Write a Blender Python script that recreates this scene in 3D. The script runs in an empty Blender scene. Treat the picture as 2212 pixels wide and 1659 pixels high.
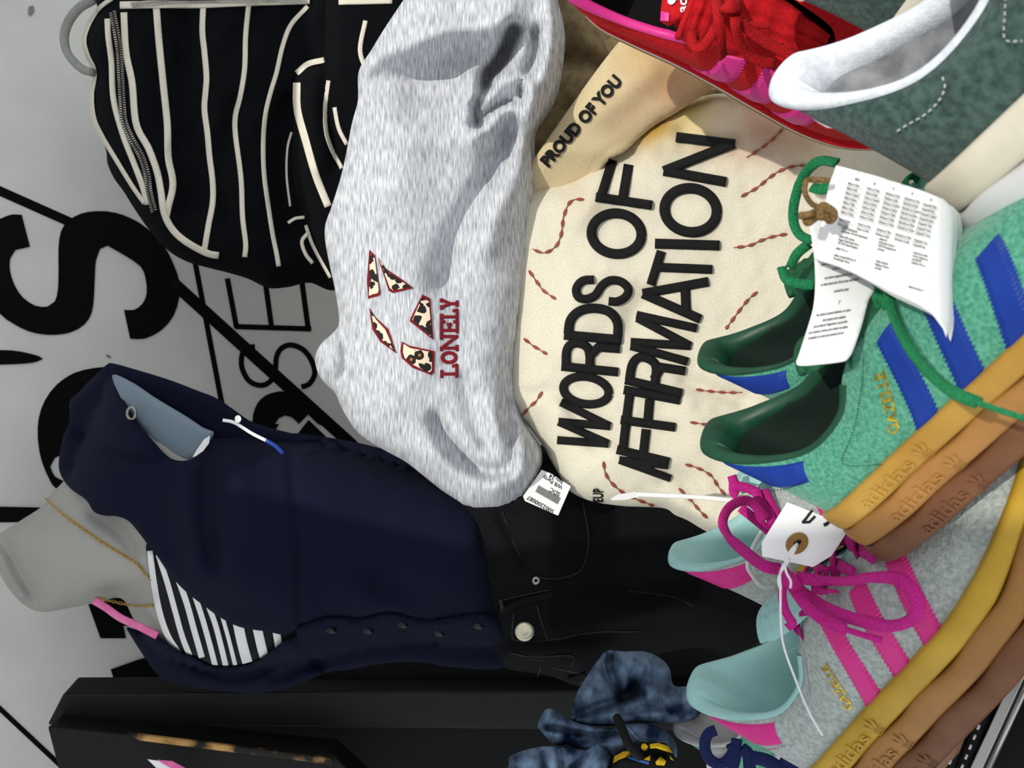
import bpy, math, random
import numpy as np
from mathutils import Vector, Matrix
from mathutils.geometry import delaunay_2d_cdt
random.seed(7)
SC = bpy.context.scene
COL = SC.collection
# ------------------------------------------------------------------ camera, world, sun, exposure
FPX, CX, CY = 1609.0, 1106.0, 829.5            # focal length and centre in photo pixels (2212 x 1659)
PITCH = math.radians(30)
VD = np.array([0, math.cos(PITCH), -math.sin(PITCH)])
VU = np.array([0, math.sin(PITCH), math.cos(PITCH)])
VR = np.array([1.0, 0, 0])
VC = np.array([0, 0, 1.45])
cam = bpy.data.cameras.new('camera'); camo = bpy.data.objects.new('camera', cam); COL.objects.link(camo)
cam.sensor_fit = 'HORIZONTAL'; cam.sensor_width = 36; cam.lens = 36 * FPX / 2212; cam.clip_start = .02
cam.dof.use_dof = True; cam.dof.focus_distance = .62; cam.dof.aperture_fstop = 14
camo.matrix_world = Matrix(((-VU[0], VR[0], -VD[0], VC[0]), (-VU[1], VR[1], -VD[1], VC[1]), (-VU[2], VR[2], -VD[2], VC[2]), (0, 0, 0, 1)))
SC.camera = camo
SC.view_settings.view_transform = 'Standard'; SC.view_settings.look = 'None'
SC.view_settings.gamma = 1; SC.view_settings.use_curve_mapping = False
SC.view_settings.exposure = 0.0
world = bpy.data.worlds.new('sky'); SC.world = world; world.use_nodes = True
wb = world.node_tree.nodes['Background']; wb.inputs[0].default_value = (.92, .96, 1.0, 1); wb.inputs[1].default_value = 1.1
SUNDIR = np.array([-.12, .38, -.90]); SUNDIR = SUNDIR / np.linalg.norm(SUNDIR)
sl = bpy.data.lights.new('sun', 'SUN'); sl.energy = 2.4; sl.angle = math.radians(.6); sl.color = (1, .95, .86)
so = bpy.data.objects.new('sun', sl); COL.objects.link(so)
so.rotation_euler = Vector(SUNDIR).to_track_quat('-Z', 'Y').to_euler(); so.location = (2, -2, 4)

# ------------------------------------------------------------------ helpers
def P(x, y, Z):
    x, y, Z = np.broadcast_arrays(np.asarray(x, float), np.asarray(y, float), np.asarray(Z, float))
    return VC + Z[..., None] * (VD - ((x - CX) / FPX)[..., None] * VU - ((y - CY) / FPX)[..., None] * VR)
def proj(p):
    q = np.asarray(p, float) - VC; Z = q @ VD
    return CX - FPX * (q @ VU) / Z, CY - FPX * (q @ VR) / Z, Z
def zoomed(pts, ox, oy, s): return [(ox + a * s, oy + b * s) for a, b in pts]
def lin(c):
    c = np.array(c, float) / 255
    return tuple(np.where(c <= .04045, c / 12.92, ((c + .055) / 1.055) ** 2.4)) + (1,)
MATS = {}
def mat(name, col, rough=.8, col2=None, scale=200, detail=3, coord='Object', stretch=(1, 1, 1), bump=0, bscale=None, metal=0, sheen=0, contrast=(.35, .65), spec=.3, spots=(), rib=None):
    m = bpy.data.materials.new(name); m.use_nodes = True; nt = m.node_tree; N = nt.nodes; Lk = nt.links
    b = N['Principled BSDF']; b.inputs['Roughness'].default_value = rough; b.inputs['Metallic'].default_value = metal
    b.inputs['Specular IOR Level'].default_value = spec
    if sheen: b.inputs['Sheen Weight'].default_value = sheen; b.inputs['Sheen Roughness'].default_value = .5
    b.inputs['Base Color'].default_value = lin(col)
    tc = N.new('ShaderNodeTexCoord'); mp = N.new('ShaderNodeMapping'); mp.inputs['Scale'].default_value = stretch
    Lk.new(tc.outputs[coord], mp.inputs['Vector'])
    if col2 is not None:
        n = N.new('ShaderNodeTexNoise'); n.inputs['Scale'].default_value = scale; n.inputs['Detail'].default_value = detail
        Lk.new(mp.outputs[0], n.inputs['Vector'])
        r = N.new('ShaderNodeValToRGB'); r.color_ramp.elements[0].position = contrast[0]; r.color_ramp.elements[1].position = contrast[1]
        r.color_ramp.elements[0].color = lin(col); r.color_ramp.elements[1].color = lin(col2)
        Lk.new(n.outputs['Fac'], r.inputs['Fac']); out = r.outputs['Color']
        for (u, v, rad, sc, amt) in spots:                      # dye patches, placed in the cloth's own UV
            vd = N.new('ShaderNodeVectorMath'); vd.operation = 'DISTANCE'; vd.inputs[1].default_value = (u / 1000, v / 1000, 0)
            Lk.new(tc.outputs['UV'], vd.inputs[0])
            n2 = N.new('ShaderNodeTexNoise'); n2.inputs['Scale'].default_value = 14; Lk.new(tc.outputs['UV'], n2.inputs['Vector'])
            ad = N.new('ShaderNodeMath'); ad.operation = 'MULTIPLY_ADD'; ad.inputs[1].default_value = rad / 1000 * .9; Lk.new(n2.outputs['Fac'], ad.inputs[0]); Lk.new(vd.outputs['Value'], ad.inputs[2])
            mr = N.new('ShaderNodeMapRange'); mr.interpolation_type = 'SMOOTHSTEP'
            mr.inputs[1].default_value = rad / 1000 * .55; mr.inputs[2].default_value = rad / 1000 * 1.75; mr.inputs[3].default_value = amt; mr.inputs[4].default_value = 0
            Lk.new(ad.outputs[0], mr.inputs[0])
            mx = N.new('ShaderNodeMixRGB'); mx.inputs[2].default_value = lin(sc); Lk.new(mr.outputs[0], mx.inputs[0]); Lk.new(out, mx.inputs[1]); out = mx.outputs[0]
        Lk.new(out, b.inputs['Base Color'])
    if rib:                                                     # knitted ribs: (spacing in mm of cloth, angle, strength)
        rm = N.new('ShaderNodeMapping'); rm.inputs['Rotation'].default_value = (0, 0, rib[1]); Lk.new(tc.outputs['UV'], rm.inputs['Vector'])
        wv = N.new('ShaderNodeTexWave'); wv.inputs['Scale'].default_value = rib[0]; wv.inputs['Distortion'].default_value = 1.5; wv.inputs['Detail'].default_value = 1; Lk.new(rm.outputs[0], wv.inputs['Vector'])
        bp = N.new('ShaderNodeBump'); bp.inputs['Strength'].default_value = rib[2]; bp.inputs['Distance'].default_value = .0012
        Lk.new(wv.outputs['Fac'], bp.inputs['Height']); Lk.new(bp.outputs[0], b.inputs['Normal'])
    elif bump:
        n = N.new('ShaderNodeTexNoise'); n.inputs['Scale'].default_value = bscale or scale; n.inputs['Detail'].default_value = 2
        Lk.new(mp.outputs[0], n.inputs['Vector'])
        bp = N.new('ShaderNodeBump'); bp.inputs['Strength'].default_value = bump; bp.inputs['Distance'].default_value = .002
        Lk.new(n.outputs['Fac'], bp.inputs['Height']); Lk.new(bp.outputs[0], b.inputs['Normal'])
    MATS[name] = m; return m
def thing(name, label, cat, loc, group=None):
    o = bpy.data.objects.new(name, None); COL.objects.link(o); o.location = Vector(loc); o.empty_display_size = .02
    o['label'] = label; o['category'] = cat
    if group: o['group'] = group
    return o
def wloc(o):
    l = Vector(o.location)
    while o.parent: o = o.parent; l = l + Vector(o.location)
    return np.array(l)
def mesh(name, V, Fs, m, parent=None, uv=None, smooth=True, label=None, loc=None):
    """one mesh object; V are world coordinates"""
    V = np.asarray(V, float)
    base = wloc(parent) if parent else (np.array(loc) if loc is not None else np.zeros(3))
    me = bpy.data.meshes.new(name); me.from_pydata((V - base).tolist(), [], [tuple(int(i) for i in f) for f in Fs])
    if uv is not None:
        ul = me.uv_layers.new(name='uv'); li = np.zeros(len(me.loops), np.int32); me.loops.foreach_get('vertex_index', li)
        ul.data.foreach_set('uv', np.asarray(uv, np.float32)[li].ravel())
    me.polygons.foreach_set('use_smooth', [smooth] * len(me.polygons))
    me.materials.append(m if not isinstance(m, str) else MATS[m]); me.update()
    o = bpy.data.objects.new(name, me); COL.objects.link(o)
    if parent: o.parent = parent
    elif loc is not None: o.location = Vector(loc)
    if label: o['label'] = label
    return o
def spline(pts, step=None, n=None, closed=False):
    """Catmull-Rom through pts (any dimension)"""
    p = np.asarray(pts, float)
    q = np.vstack([p[-1], p, p[0], p[1]]) if closed else np.vstack([2 * p[0] - p[1], p, 2 * p[-1] - p[-2]])
    out = []
    segs = len(p) if closed else len(p) - 1
    for i in range(segs):
        a, b, c, d = q[i], q[i + 1], q[i + 2], q[i + 3]
        k = n or max(1, int(np.ceil(np.linalg.norm(c - b) / step)))
        t = (np.arange(k) / k)[:, None]
        out.append(.5 * (2 * b + (c - a) * t + (2 * a - 5 * b + 4 * c - d) * t ** 2 + (-a + 3 * b - 3 * c + d) * t ** 3))
    o = np.vstack(out)
    return o if closed else np.vstack([o, p[-1]])
def dense(pts, step, closed=False):
    p = np.asarray(pts, float)
    if closed: p = np.vstack([p, p[0]])
    o = []
    for a, b in zip(p[:-1], p[1:]):
        k = max(1, int(np.ceil(np.linalg.norm(b - a) / step)))
        o += [a + (b - a) * i / k for i in range(k)]
    return np.array(o if closed else o + [p[-1]])
def round_poly(poly, step, ang=42):
    """smooth a traced outline but keep its sharp corners"""
    p = np.asarray(poly, float); n = len(p); a = p - np.roll(p, 1, 0); b = np.roll(p, -1, 0) - p
    c = (a * b).sum(1) / np.maximum(np.linalg.norm(a, axis=1) * np.linalg.norm(b, axis=1), 1e-9); cor = [i for i in range(n) if c[i] < math.cos(math.radians(ang))]
    if len(cor) < 2: return spline(p, step=step, closed=True)
    out = []
    for i, j in zip(cor, cor[1:] + [cor[0] + n]):
        idx = [k % n for k in range(i, j + 1)]; s = spline(p[idx], step=step) if len(idx) > 2 else dense(p[idx], step); out.append(s[:-1])
    return np.vstack(out)
def segdist(q, poly, closed=False):
    q = np.asarray(q, float); p = np.asarray(poly, float)
    a = p if closed else p[:-1]; b = np.roll(p, -1, 0) if closed else p[1:]
    best = np.full(len(q), 1e18)
    for s, e in zip(a, b):
        v = e - s; L = max(v @ v, 1e-12)
        t = np.clip(((q - s) @ v) / L, 0, 1)
        dd = ((q - s - t[:, None] * v) ** 2).sum(1); np.minimum(best, dd, out=best)
    return np.sqrt(best)
def inside(q, poly):
    x, y = q[:, 0], q[:, 1]; r = np.zeros(len(q), bool); p = np.asarray(poly)
    for (x1, y1), (x2, y2) in zip(p, np.roll(p, -1, 0)):
        if y1 == y2: continue
        c = ((y1 > y) != (y2 > y)) & (x < (x2 - x1) * (y - y1) / (y2 - y1) + x1); r ^= c
    return r
def fill(poly, step):
    """triangulate a pixel polygon with inner grid points; returns pts, tris, n boundary"""
    poly = np.asarray(poly, float); n = len(poly)
    lo, hi = poly.min(0), poly.max(0)
    gx = np.arange(lo[0], hi[0], step); gy = np.arange(lo[1], hi[1], step * .87)
    X, Y = np.meshgrid(gx, gy); X = X + (np.arange(len(gy)) % 2)[:, None] * step * .5
    g = np.stack([X.ravel(), Y.ravel()], -1); g = g[inside(g, poly)]
    if len(g): g = g[segdist(g, poly, True) > step * .45]
    pts = np.vstack([poly, g]) if len(g) else poly
    vs, es, fs, ov, oe, of = delaunay_2d_cdt([Vector(p) for p in pts], [(i, (i + 1) % n) for i in range(n)], [], 0, 1e-5)
    vs = np.array([tuple(v) for v in vs]); fs = np.array([tuple(f) for f in fs if len(f) == 3])
    cen = vs[fs].mean(1); fs = fs[inside(cen, poly)]
    return vs, fs
def boundary_loops(fs):
    e = {}
    for f in fs:
        for i in range(3):
            a, b = int(f[i]), int(f[(i + 1) % 3]); e[(a, b)] = 1
    return [(a, b) for (a, b) in e if (b, a) not in e]
def wob(x, y, sc, seed):
    r = np.random.default_rng(seed); o = 0
    for i in range(6):
        a = r.uniform(0, 6.28); k = r.uniform(.6, 1.6) / sc
        o = o + np.sin((x * np.cos(a) + y * np.sin(a)) * k * 6.28 + r.uniform(0, 6.28))
    return o / 6
class Relief:
    """a padded cloth body: outline traced from the photo at its own distance, with real thickness front and back"""
    def __init__(s, outline, base, half, rad, folds=(), smooth=True, step=10, noise=(), efade=14, back=1.0, shell=None):
        s.out = spline(outline, step=step * .8, closed=True) if smooth else dense(outline, step * .8, True)
        s.base = base if callable(base) else (lambda x, y: np.full(np.shape(x), base))
        s.half, s.rad, s.folds, s.step, s.noise, s.efade, s.back, s.shell = half, rad, [(a, w, spline(p, step=14)) for a, w, p in folds], step, noise, efade, back, shell
    def parts(s, q):
        d = segdist(q, s.out, True) * np.where(inside(q, s.out), 1, -1); dc = np.maximum(d, 0)
        h = s.half * np.sqrt(np.maximum(0, 1 - (1 - np.clip(dc / s.rad, 0, 1)) ** 2))
        f = np.zeros(len(q))
        for a, w, p in s.folds: f += a * np.exp(-(segdist(q, p) / w) ** 2)
        for a, sc, seed in s.noise: f += a * wob(q[:, 0], q[:, 1], sc, seed)
        f *= np.clip(dc / s.efade, 0, 1)
        return h, f, dc
    def depth(s, q):
        q = np.atleast_2d(np.asarray(q, float)); h, f, dc = s.parts(q)
        return s.base(q[:, 0], q[:, 1]) - h - f
    def build(s, name, m, parent, label=None):
        vs, fs = fill(s.out, s.step); h, f, dc = s.parts(vs); b = s.base(vs[:, 0], vs[:, 1])
        zf = b - h - f
        if s.shell: zb = zf + s.shell * np.clip(dc / 6, .15, 1)
        else: zb = b + h * s.back
        A = P(vs[:, 0], vs[:, 1], zf); B = P(vs[:, 0], vs[:, 1], np.maximum(zb, zf + .0004))
        n = len(vs); F = [tuple(t) for t in fs] + [tuple(t[::-1] + n) for t in fs] + [(b_, a_, a_ + n, b_ + n) for a_, b_ in boundary_loops(fs)]
        uv = np.vstack([vs, vs]) / 1000
        return mesh(name, np.vstack([A, B]), F, m, parent, uv, label=label)
def decal(name, poly, surf, m, parent, eps=.0015, thick=.001, step=8, smooth_outline=False, label=None):
    """a flat patch sewn or printed on a surface; poly in pixels, surf gives depth"""
    p = round_poly(poly, step) if smooth_outline == 'corner' else spline(poly, step=step, closed=True) if smooth_outline else dense(poly, step * 1.5, True)
    vs, fs = fill(p, step)
    return lay(name, vs, fs, surf, m, parent, eps, thick, label)
def lay(name, vs, fs, surf, m, parent, eps=.0015, thick=.001, label=None):
    vs = np.asarray(vs, float); z = surf(vs); n = len(vs)
    A = P(vs[:, 0], vs[:, 1], z - eps - thick); B = P(vs[:, 0], vs[:, 1], z - eps)
    F = [tuple(t) for t in fs] + [(b_, a_, a_ + n, b_ + n) for a_, b_ in boundary_loops(fs)]
    return mesh(name, np.vstack([A, B]), F, m, parent, np.vstack([vs, vs]) / 1000, smooth=False, label=label)
def stroke(name, lines, width, surf, m, parent, rise=.003, step=7, curved=False, label=None, eps=.0008, taper=False):
    """raised ribbon(s) following polylines given in pixels, lying on a surface"""
    V, F, UV = [], [], []
    prof = np.array([[-1, 0], [-.85, .75], [-.4, 1], [0, 1.05], [.4, 1], [.85, .75], [1, 0]])
    for ln in lines:
        pieces = [spline(ln, step=step)] if curved else [dense([a, b], step) for a, b in zip(ln[:-1], ln[1:])]
        for p in pieces:
            if len(p) < 2: continue
            t = np.gradient(p, axis=0); t /= np.maximum(np.linalg.norm(t, axis=1, keepdims=True), 1e-9)
            if not curved: p = p.copy(); p[0] -= t[0] * width * .22; p[-1] += t[-1] * width * .22
            nn = np.stack([-t[:, 1], t[:, 0]], -1); k = len(p)
            ww = np.full(k, width / 2.)
            if taper: ww *= np.sin(np.linspace(.12, math.pi - .12, k)) ** .6
            q = (p[:, None, :] + nn[:, None, :] * prof[None, :, :1] * ww[:, None, None]).reshape(-1, 2)
            z = surf(q) - eps - np.tile(prof[:, 1] * rise, k)
            o = sum(len(v) for v in V); V.append(P(q[:, 0], q[:, 1], z)); UV.append(q / 1000); c = len(prof)
            for i in range(k - 1):
                for j in range(c - 1): F.append((o + i * c + j, o + i * c + j + 1, o + (i + 1) * c + j + 1, o + (i + 1) * c + j))
            F.append(tuple(o + j for j in range(c))[::-1]); F.append(tuple(o + (k - 1) * c + j for j in range(c)))
    return mesh(name, np.vstack(V), F, m, parent, np.vstack(UV), label=label)
def ellipse(cx, cy, rx, ry, ang=0, n=28):
    t = np.linspace(0, 2 * math.pi, n); c, s = math.cos(ang), math.sin(ang)
    return [(cx + rx * math.cos(a) * c - ry * math.sin(a) * s, cy + rx * math.cos(a) * s + ry * math.sin(a) * c) for a in t]
def tube(name, pts, r, m, parent, n=8, label=None, flat=None, up=None, twist=None, loc=None):
    """round or flat (lace) tube through world points"""
    p = np.asarray(pts, float); k = len(p); t = np.gradient(p, axis=0); t /= np.maximum(np.linalg.norm(t, axis=1, keepdims=True), 1e-12)
    r = np.broadcast_to(np.asarray(r, float), (k,)); V = []
    for i in range(k):
        u = (np.asarray(up, float) if up is not None else -VD)
        if u.ndim == 2: u = u[i]
        a = np.cross(t[i], u); L = np.linalg.norm(a)
        a = a / L if L > 1e-6 else np.array([1., 0, 0]); b = np.cross(a, t[i])
        if twist is not None:
            w = twist[i] if np.ndim(twist) else twist; a, b = a * math.cos(w) + b * math.sin(w), b * math.cos(w) - a * math.sin(w)
        for j in range(n):
            th = 2 * math.pi * j / n; ca, sa = math.cos(th), math.sin(th)
            if flat: ca = math.copysign(abs(ca) ** .6, ca); sa = math.copysign(abs(sa) ** .8, sa)
            V.append(p[i] + a * ca * r[i] + b * sa * r[i] * (flat or 1))
    F = [(i * n + j, i * n + (j + 1) % n, (i + 1) * n + (j + 1) % n, (i + 1) * n + j) for i in range(k - 1) for j in range(n)]
    F += [tuple(range(n))[::-1], tuple((k - 1) * n + j for j in range(n))]
    ll = np.concatenate([[0], np.cumsum(np.linalg.norm(np.diff(p, axis=0), axis=1))])
    uv = np.stack([np.repeat(ll * 10, n), np.tile(np.arange(n) / n, k)], -1)
    return mesh(name, V, F, m, parent, uv, label=label, loc=loc)
def pxline(pts, step=6):
    """(px, py, Z) control points -> world polyline"""
    q = np.asarray(pts, float).copy(); q[:, 2] *= 1000
    q = spline(q, step=step); return P(q[:, 0], q[:, 1], q[:, 2] / 1000)
_TX = {}
def text2d(s, bold=0.0, res=3, maxlen=None):
    """flat triangles of a word, em units, origin at baseline left"""
    key = (s, bold, res)
    if key not in _TX:
        c = bpy.data.curves.new('t', 'FONT'); c.body = s; c.offset = bold; c.resolution_u = res; c.fill_mode = 'FRONT'
        o = bpy.data.objects.new('t', c); COL.objects.link(o); dg = bpy.context.evaluated_depsgraph_get()
        me = o.evaluated_get(dg).to_mesh(); me.calc_loop_triangles()
        v = np.array([tuple(x.co)[:2] for x in me.vertices]).reshape(-1, 2); f = np.array([tuple(t.vertices) for t in me.loop_triangles]).reshape(-1, 3)
        bpy.data.objects.remove(o); bpy.data.curves.remove(c); _TX[key] = (v, f)
    return _TX[key]
def split_tris(v, f, L):
    v = [tuple(x) for x in v]; f = [tuple(x) for x in f]
    for _ in range(7):
        mid, nf, ch = {}, [], False
        def mp(a, b):
            k = (min(a, b), max(a, b))
            if k not in mid: v.append(tuple((np.array(v[a]) + np.array(v[b])) / 2)); mid[k] = len(v) - 1
            return mid[k]
        va = np.array(v)
        longe = set()
        for t in f:
            for i in range(3):
                a, b = t[i], t[(i + 1) % 3]
                if np.linalg.norm(va[a] - va[b]) > L: longe.add((min(a, b), max(a, b)))
        if not longe: break
        for t in f:
            m = [mp(t[i], t[(i + 1) % 3]) if (min(t[i], t[(i + 1) % 3]), max(t[i], t[(i + 1) % 3])) in longe else None for i in range(3)]
            c = sum(x is not None for x in m)
            if c == 0: nf.append(t)
            elif c == 3: nf += [(t[0], m[0], m[2]), (m[0], t[1], m[1]), (m[2], m[1], t[2]), (m[0], m[1], m[2])]
            else:
                for r in range(3):
                    a, b, cc = t[r], t[(r + 1) % 3], t[(r + 2) % 3]; m0, m1, m2 = m[r], m[(r + 1) % 3], m[(r + 2) % 3]
                    if c == 1 and m0 is not None: nf += [(a, m0, cc), (m0, b, cc)]; break
                    if c == 2 and m2 is None: nf += [(a, m0, cc), (m0, m1, cc), (m0, b, m1)]; break
        f = nf
    return np.array(v), np.array(f)
def words(name, s, org, ex, ey, surf, m, parent, bold=.0, eps=.001, thick=.0006, maxpx=12, label=None):
    """a printed or stitched word; org/ex/ey in pixels (ex = one em along the baseline, ey = one em up)"""
    v, f = text2d(s, bold)
    q = np.array(org)[None, :] + v[:, :1] * np.array(ex)[None, :] + v[:, 1:] * np.array(ey)[None, :]
    q, f = split_tris(q, f, maxpx)
    a = np.cross(np.append(ex, 0), np.append(ey, 0))[2]
    return lay(name, q, f if a > 0 else f[:, ::-1], surf, m, parent, eps, thick, label)
def box(name, c8, m, parent=None, loc=None, label=None, bevel=.004):
    """box from 8 corners: 4 of the front face (loop), 4 of the back face"""
    F = [(0, 1, 2, 3), (7, 6, 5, 4), (0, 4, 5, 1), (1, 5, 6, 2), (2, 6, 7, 3), (3, 7, 4, 0)]
    o = mesh(name, c8, F, m, parent, smooth=False, loc=loc, label=label)
    if bevel:
        b = o.modifiers.new('bevel', 'BEVEL'); b.width = bevel; b.segments = 2
    return o
def flatz(Z): return lambda q: np.full(len(np.atleast_2d(q)), Z)
# ------------------------------------------------------------------ sneaker builder (centimetres, heel at x=0, toe at +x, outer side -y, up +z)
SH_F = [(.6, 0), (1.0, -2.0), (2.8, -3.0), (5.5, -3.3), (9, -3.5), (12.5, -3.9), (16, -4.4), (19.5, -4.8), (22.8, -4.5), (25.6, -3.0), (27.2, .2), (26.2, 2.8), (23.6, 4.2), (20, 4.5), (16, 3.9), (12.5, 3.2), (9, 2.9), (5.5, 2.9), (2.8, 2.7), (1.0, 1.9)]
SH_T = [(-1.2, .2, 8.6), (-.8, -1.5, 8.0), (1.4, -2.4, 5.9), (4.6, -2.6, 3.6), (7.8, -2.4, 3.4), (10.0, -2.0, 4.6), (12.6, -1.5, 5.4), (15.3, -1.2, 5.2), (17.2, -.9, 4.8), (18.0, -.4, 4.5), (18.2, .2, 4.45),
        (18.0, .8, 4.6), (17.2, 1.3, 4.9), (15.3, 1.7, 5.5), (12.6, 2.2, 6.2), (10.0, 2.9, 6.8), (7.8, 3.5, 5.9), (4.6, 3.6, 5.4), (1.4, 3.1, 6.9), (-.8, 2.0, 8.5)]
SH_M = [(.3, 0, 3.2), (.9, -2.3, 3.0), (2.6, -3.5, 2.8), (5.3, -3.8, 2.4), (8.8, -3.9, 2.6), (12, -4.0, 3.6), (15.3, -4.3, 4.2), (18.6, -4.6, 4.2), (21.9, -4.4, 4.1), (25.2, -2.8, 3.9), (26.9, .2, 3.7)]
def sh_mirror(a):
    a = [tuple(p) for p in a]
    if len(a) == 20: return a
    return a + [(p[0], -p[1] * .93, p[2]) for p in a[9:0:-1]]
class Shoe:
    def __init__(s, R, T, left=False, T_=SH_T, M_=SH_M, F_=SH_F, heel=1.55, k=1.0, nl=3):
        s.R, s.Tr, s.sg, s.k = np.array(R, float), np.array(T, float), (-1 if left else 1), k
        f = np.array(F_, float); zb = 1.1 * np.clip((f[:, 0] - 17) / 10, 0, 1) ** 2
        s.F = spline(np.column_stack([f, zb]), n=10, closed=True)
        s.T = spline(sh_mirror(T_), n=10, closed=True); s.M = spline(sh_mirror(M_), n=10, closed=True)
        s.n = len(s.F); s.hl = heel; s.nl = nl
        t = np.linspace(0, 1, 401)[:-1]; w = np.linspace(0, 1, 41); s.gt, s.gw = np.meshgrid(t, w, indexing='ij')
        g = s.W(s.S(s.gt, s.gw)); s.gx, s.gy, s.gz = proj(g); nn = s.N(s.gt, s.gw) @ s.Rm().T
        s.gf = ((g - VC) * nn).sum(-1) < 0
    def Rm(s): return s.R @ np.diag([1, s.sg, 1])
    def W(s, p): return np.asarray(p) * .01 * s.k @ s.Rm().T + s.Tr
    def L(s, A, t):
        u = (np.asarray(t) % 1) * s.n; i = np.floor(u).astype(int) % s.n; f = (u - np.floor(u))[..., None]
        return A[i] * (1 - f) + A[(i + 1) % s.n] * f
    def S(s, t, w):
        w = np.asarray(w)[..., None]; a, m, b = s.L(s.F, t), s.L(s.M, t), s.L(s.T, t)
        return a * (1 - w) ** 2 + 2 * m * w * (1 - w) + b * w ** 2
    def N(s, t, w):
        t = np.asarray(t, float); w = np.asarray(w, float)
        a = s.S(t + .004, w) - s.S(t - .004, w); b = s.S(t, np.minimum(w + .01, 1)) - s.S(t, np.maximum(w - .01, 0))
        n = np.cross(a, b); n /= np.maximum(np.linalg.norm(n, axis=-1, keepdims=True), 1e-9)
        p = s.S(t, w); c = p - np.stack([np.clip(p[..., 0], 5, 20), 0 * p[..., 0], np.full(p.shape[:-1], 1.0)], -1)
        return n * np.sign((n * c).sum(-1, keepdims=True) + 1e-9)
    def tw(s, x, y):
        d = (s.gx - x) ** 2 + (s.gy - y) ** 2 + np.where(s.gf, 0, 1e7); i = np.unravel_index(np.argmin(d), d.shape)
        return s.gt[i], s.gw[i]
    def surf(s, q):
        """depth of the visible upper at pixels"""
        q = np.atleast_2d(q); o = []
        fx, fy, fz = s.gx[s.gf], s.gy[s.gf], s.gz[s.gf]
        for x, y in q:
            d = (fx - x) ** 2 + (fy - y) ** 2; j = np.argpartition(d, 4)[:4]; wt = 1 / (d[j] + 1); o.append((fz[j] * wt).sum() / wt.sum())
        return np.array(o)
    def sole_t(s, k, x, y):
        t = np.linspace(0, .5, 600); a, b, z = proj(s.W(s.sole_pt(t, k, np.full(600, .5)))); return float(t[np.argmin((a - x) ** 2 + (b - y) ** 2)])
    def grid(s, name, pts, m, parent, uv=None, closed=False, label=None, smooth=True):
        a, b = pts.shape[:2]; F = []
        for i in range(a if closed else a - 1):
            i2 = (i + 1) % a
            for j in range(b - 1): F.append((i * b + j, i2 * b + j, i2 * b + j + 1, i * b + j + 1))
        if s.sg < 0: F = [f[::-1] for f in F]
        return mesh(name, s.W(pts.reshape(-1, 3)), F, m, parent, uv, label=label, smooth=smooth)
    def build_upper(s, par, mu, name='upper'):
        t = np.arange(320) / 320; w = np.linspace(0, 1, 25); tt, ww = np.meshgrid(t, w, indexing='ij'); p = s.S(tt, ww)
        uv = np.stack([tt.ravel(), ww.ravel()], -1); s.upper = s.grid(name, p, mu, par, uv, closed=True); return s.upper
    def build_lining(s, par, m, mi, pad=.55):
        t = np.arange(160) / 160; w = np.linspace(1, .06, 14); tt, ww = np.meshgrid(t, w, indexing='ij')
        x = s.S(tt, ww)[..., 0]; nn = s.N(tt, ww)
        th = .22 + pad * np.exp(-((1 - ww) / .25) ** 2) * np.clip((9 - x) / 6, 0, 1) * np.clip((1 - ww) * 12, 0, 1) + .15 * np.clip((1 - ww) * 4, 0, 1)
        p = s.S(tt, ww) - nn * th[..., None]
        o = s.grid('lining', p, m, par, closed=True)
        ring = p[:, -1].copy(); ring[:, 2] = .6; c = ring.mean(0)
        V = np.vstack([ring, [c]]); mesh('insole', s.W(V), [(i, (i + 1) % 160, 160) for i in range(160)], mi, par)
        return o
    def build_rim(s, par, m, th0=1.25, th1=.45, t1=.24, rise=.35, deep=True):
        """padded collar: over the top line and down the inside of the heel"""
        t = np.linspace(-t1, t1, 110); k = np.abs(t) / t1; th = th0 + (th1 - th0) * np.clip(k * 1.25, 0, 1) ** .9; th = th * np.clip((1 - k) * 7, .35, 1)
        one = np.ones_like(t); n0 = s.N(t, one * .97); c = s.L(s.T, t); d = np.gradient(c, axis=0); d /= np.linalg.norm(d, axis=1, keepdims=True)
        b = np.cross(d, n0); b *= np.sign(b[:, 2:3]); up = b * (rise * th / th0)[:, None]
        rows = [s.S(t, one * .90) + n0 * .03, s.S(t, one * .95) + n0 * .16, c + n0 * .12 + up * .35, c - n0 * (th * .30)[:, None] + up * 1.0, c - n0 * (th * .75)[:, None] + up * .55]
        for w, g in ((.95, 1.0), (.86, 1.06), (.74, .98), (.6, .80), (.45, .62), (.3, .5), (.15, .42), (.05, .4)) if deep else ((.94, .98), (.87, .9), (.80, .6), (.76, .15)):
            rows.append(s.S(t, one * w) - s.N(t, one * w) * (th * g)[:, None])
        pr = np.stack(rows, 1); out = np.stack([spline(r, n=3) for r in pr])
        return s.grid('collar', out, m, par)
    def build_collar(s, par, m, r0=.75, r1=.3, t1=.235, sink=.35):
        t = np.linspace(-t1, t1, 90); c = s.L(s.T, t); k = np.abs(t) / t1; r = r0 + (r1 - r0) * np.clip(k * 1.35, 0, 1) ** .8
        r = r * np.clip((1 - k) * 6, .25, 1)
        nn = s.N(t, np.full_like(t, .97)); d = np.gradient(c, axis=0); d /= np.linalg.norm(d, axis=1, keepdims=True)
        b = np.cross(d, nn); b *= np.sign(b[:, 2:3]); n2 = np.cross(b, d); n2 *= np.sign((n2 * nn).sum(1, keepdims=True))
        c = c - n2 * (r * .62)[:, None] - b * (r * sink)[:, None]
        a = np.linspace(0, 2 * math.pi, 15)
        p = c[:, None] + n2[:, None] * (np.cos(a)[None, :, None] * r[:, None, None]) + b[:, None] * (np.sin(a)[None, :, None] * r[:, None, None] * 1.25)
        return s.grid('collar', p, m, par)
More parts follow.
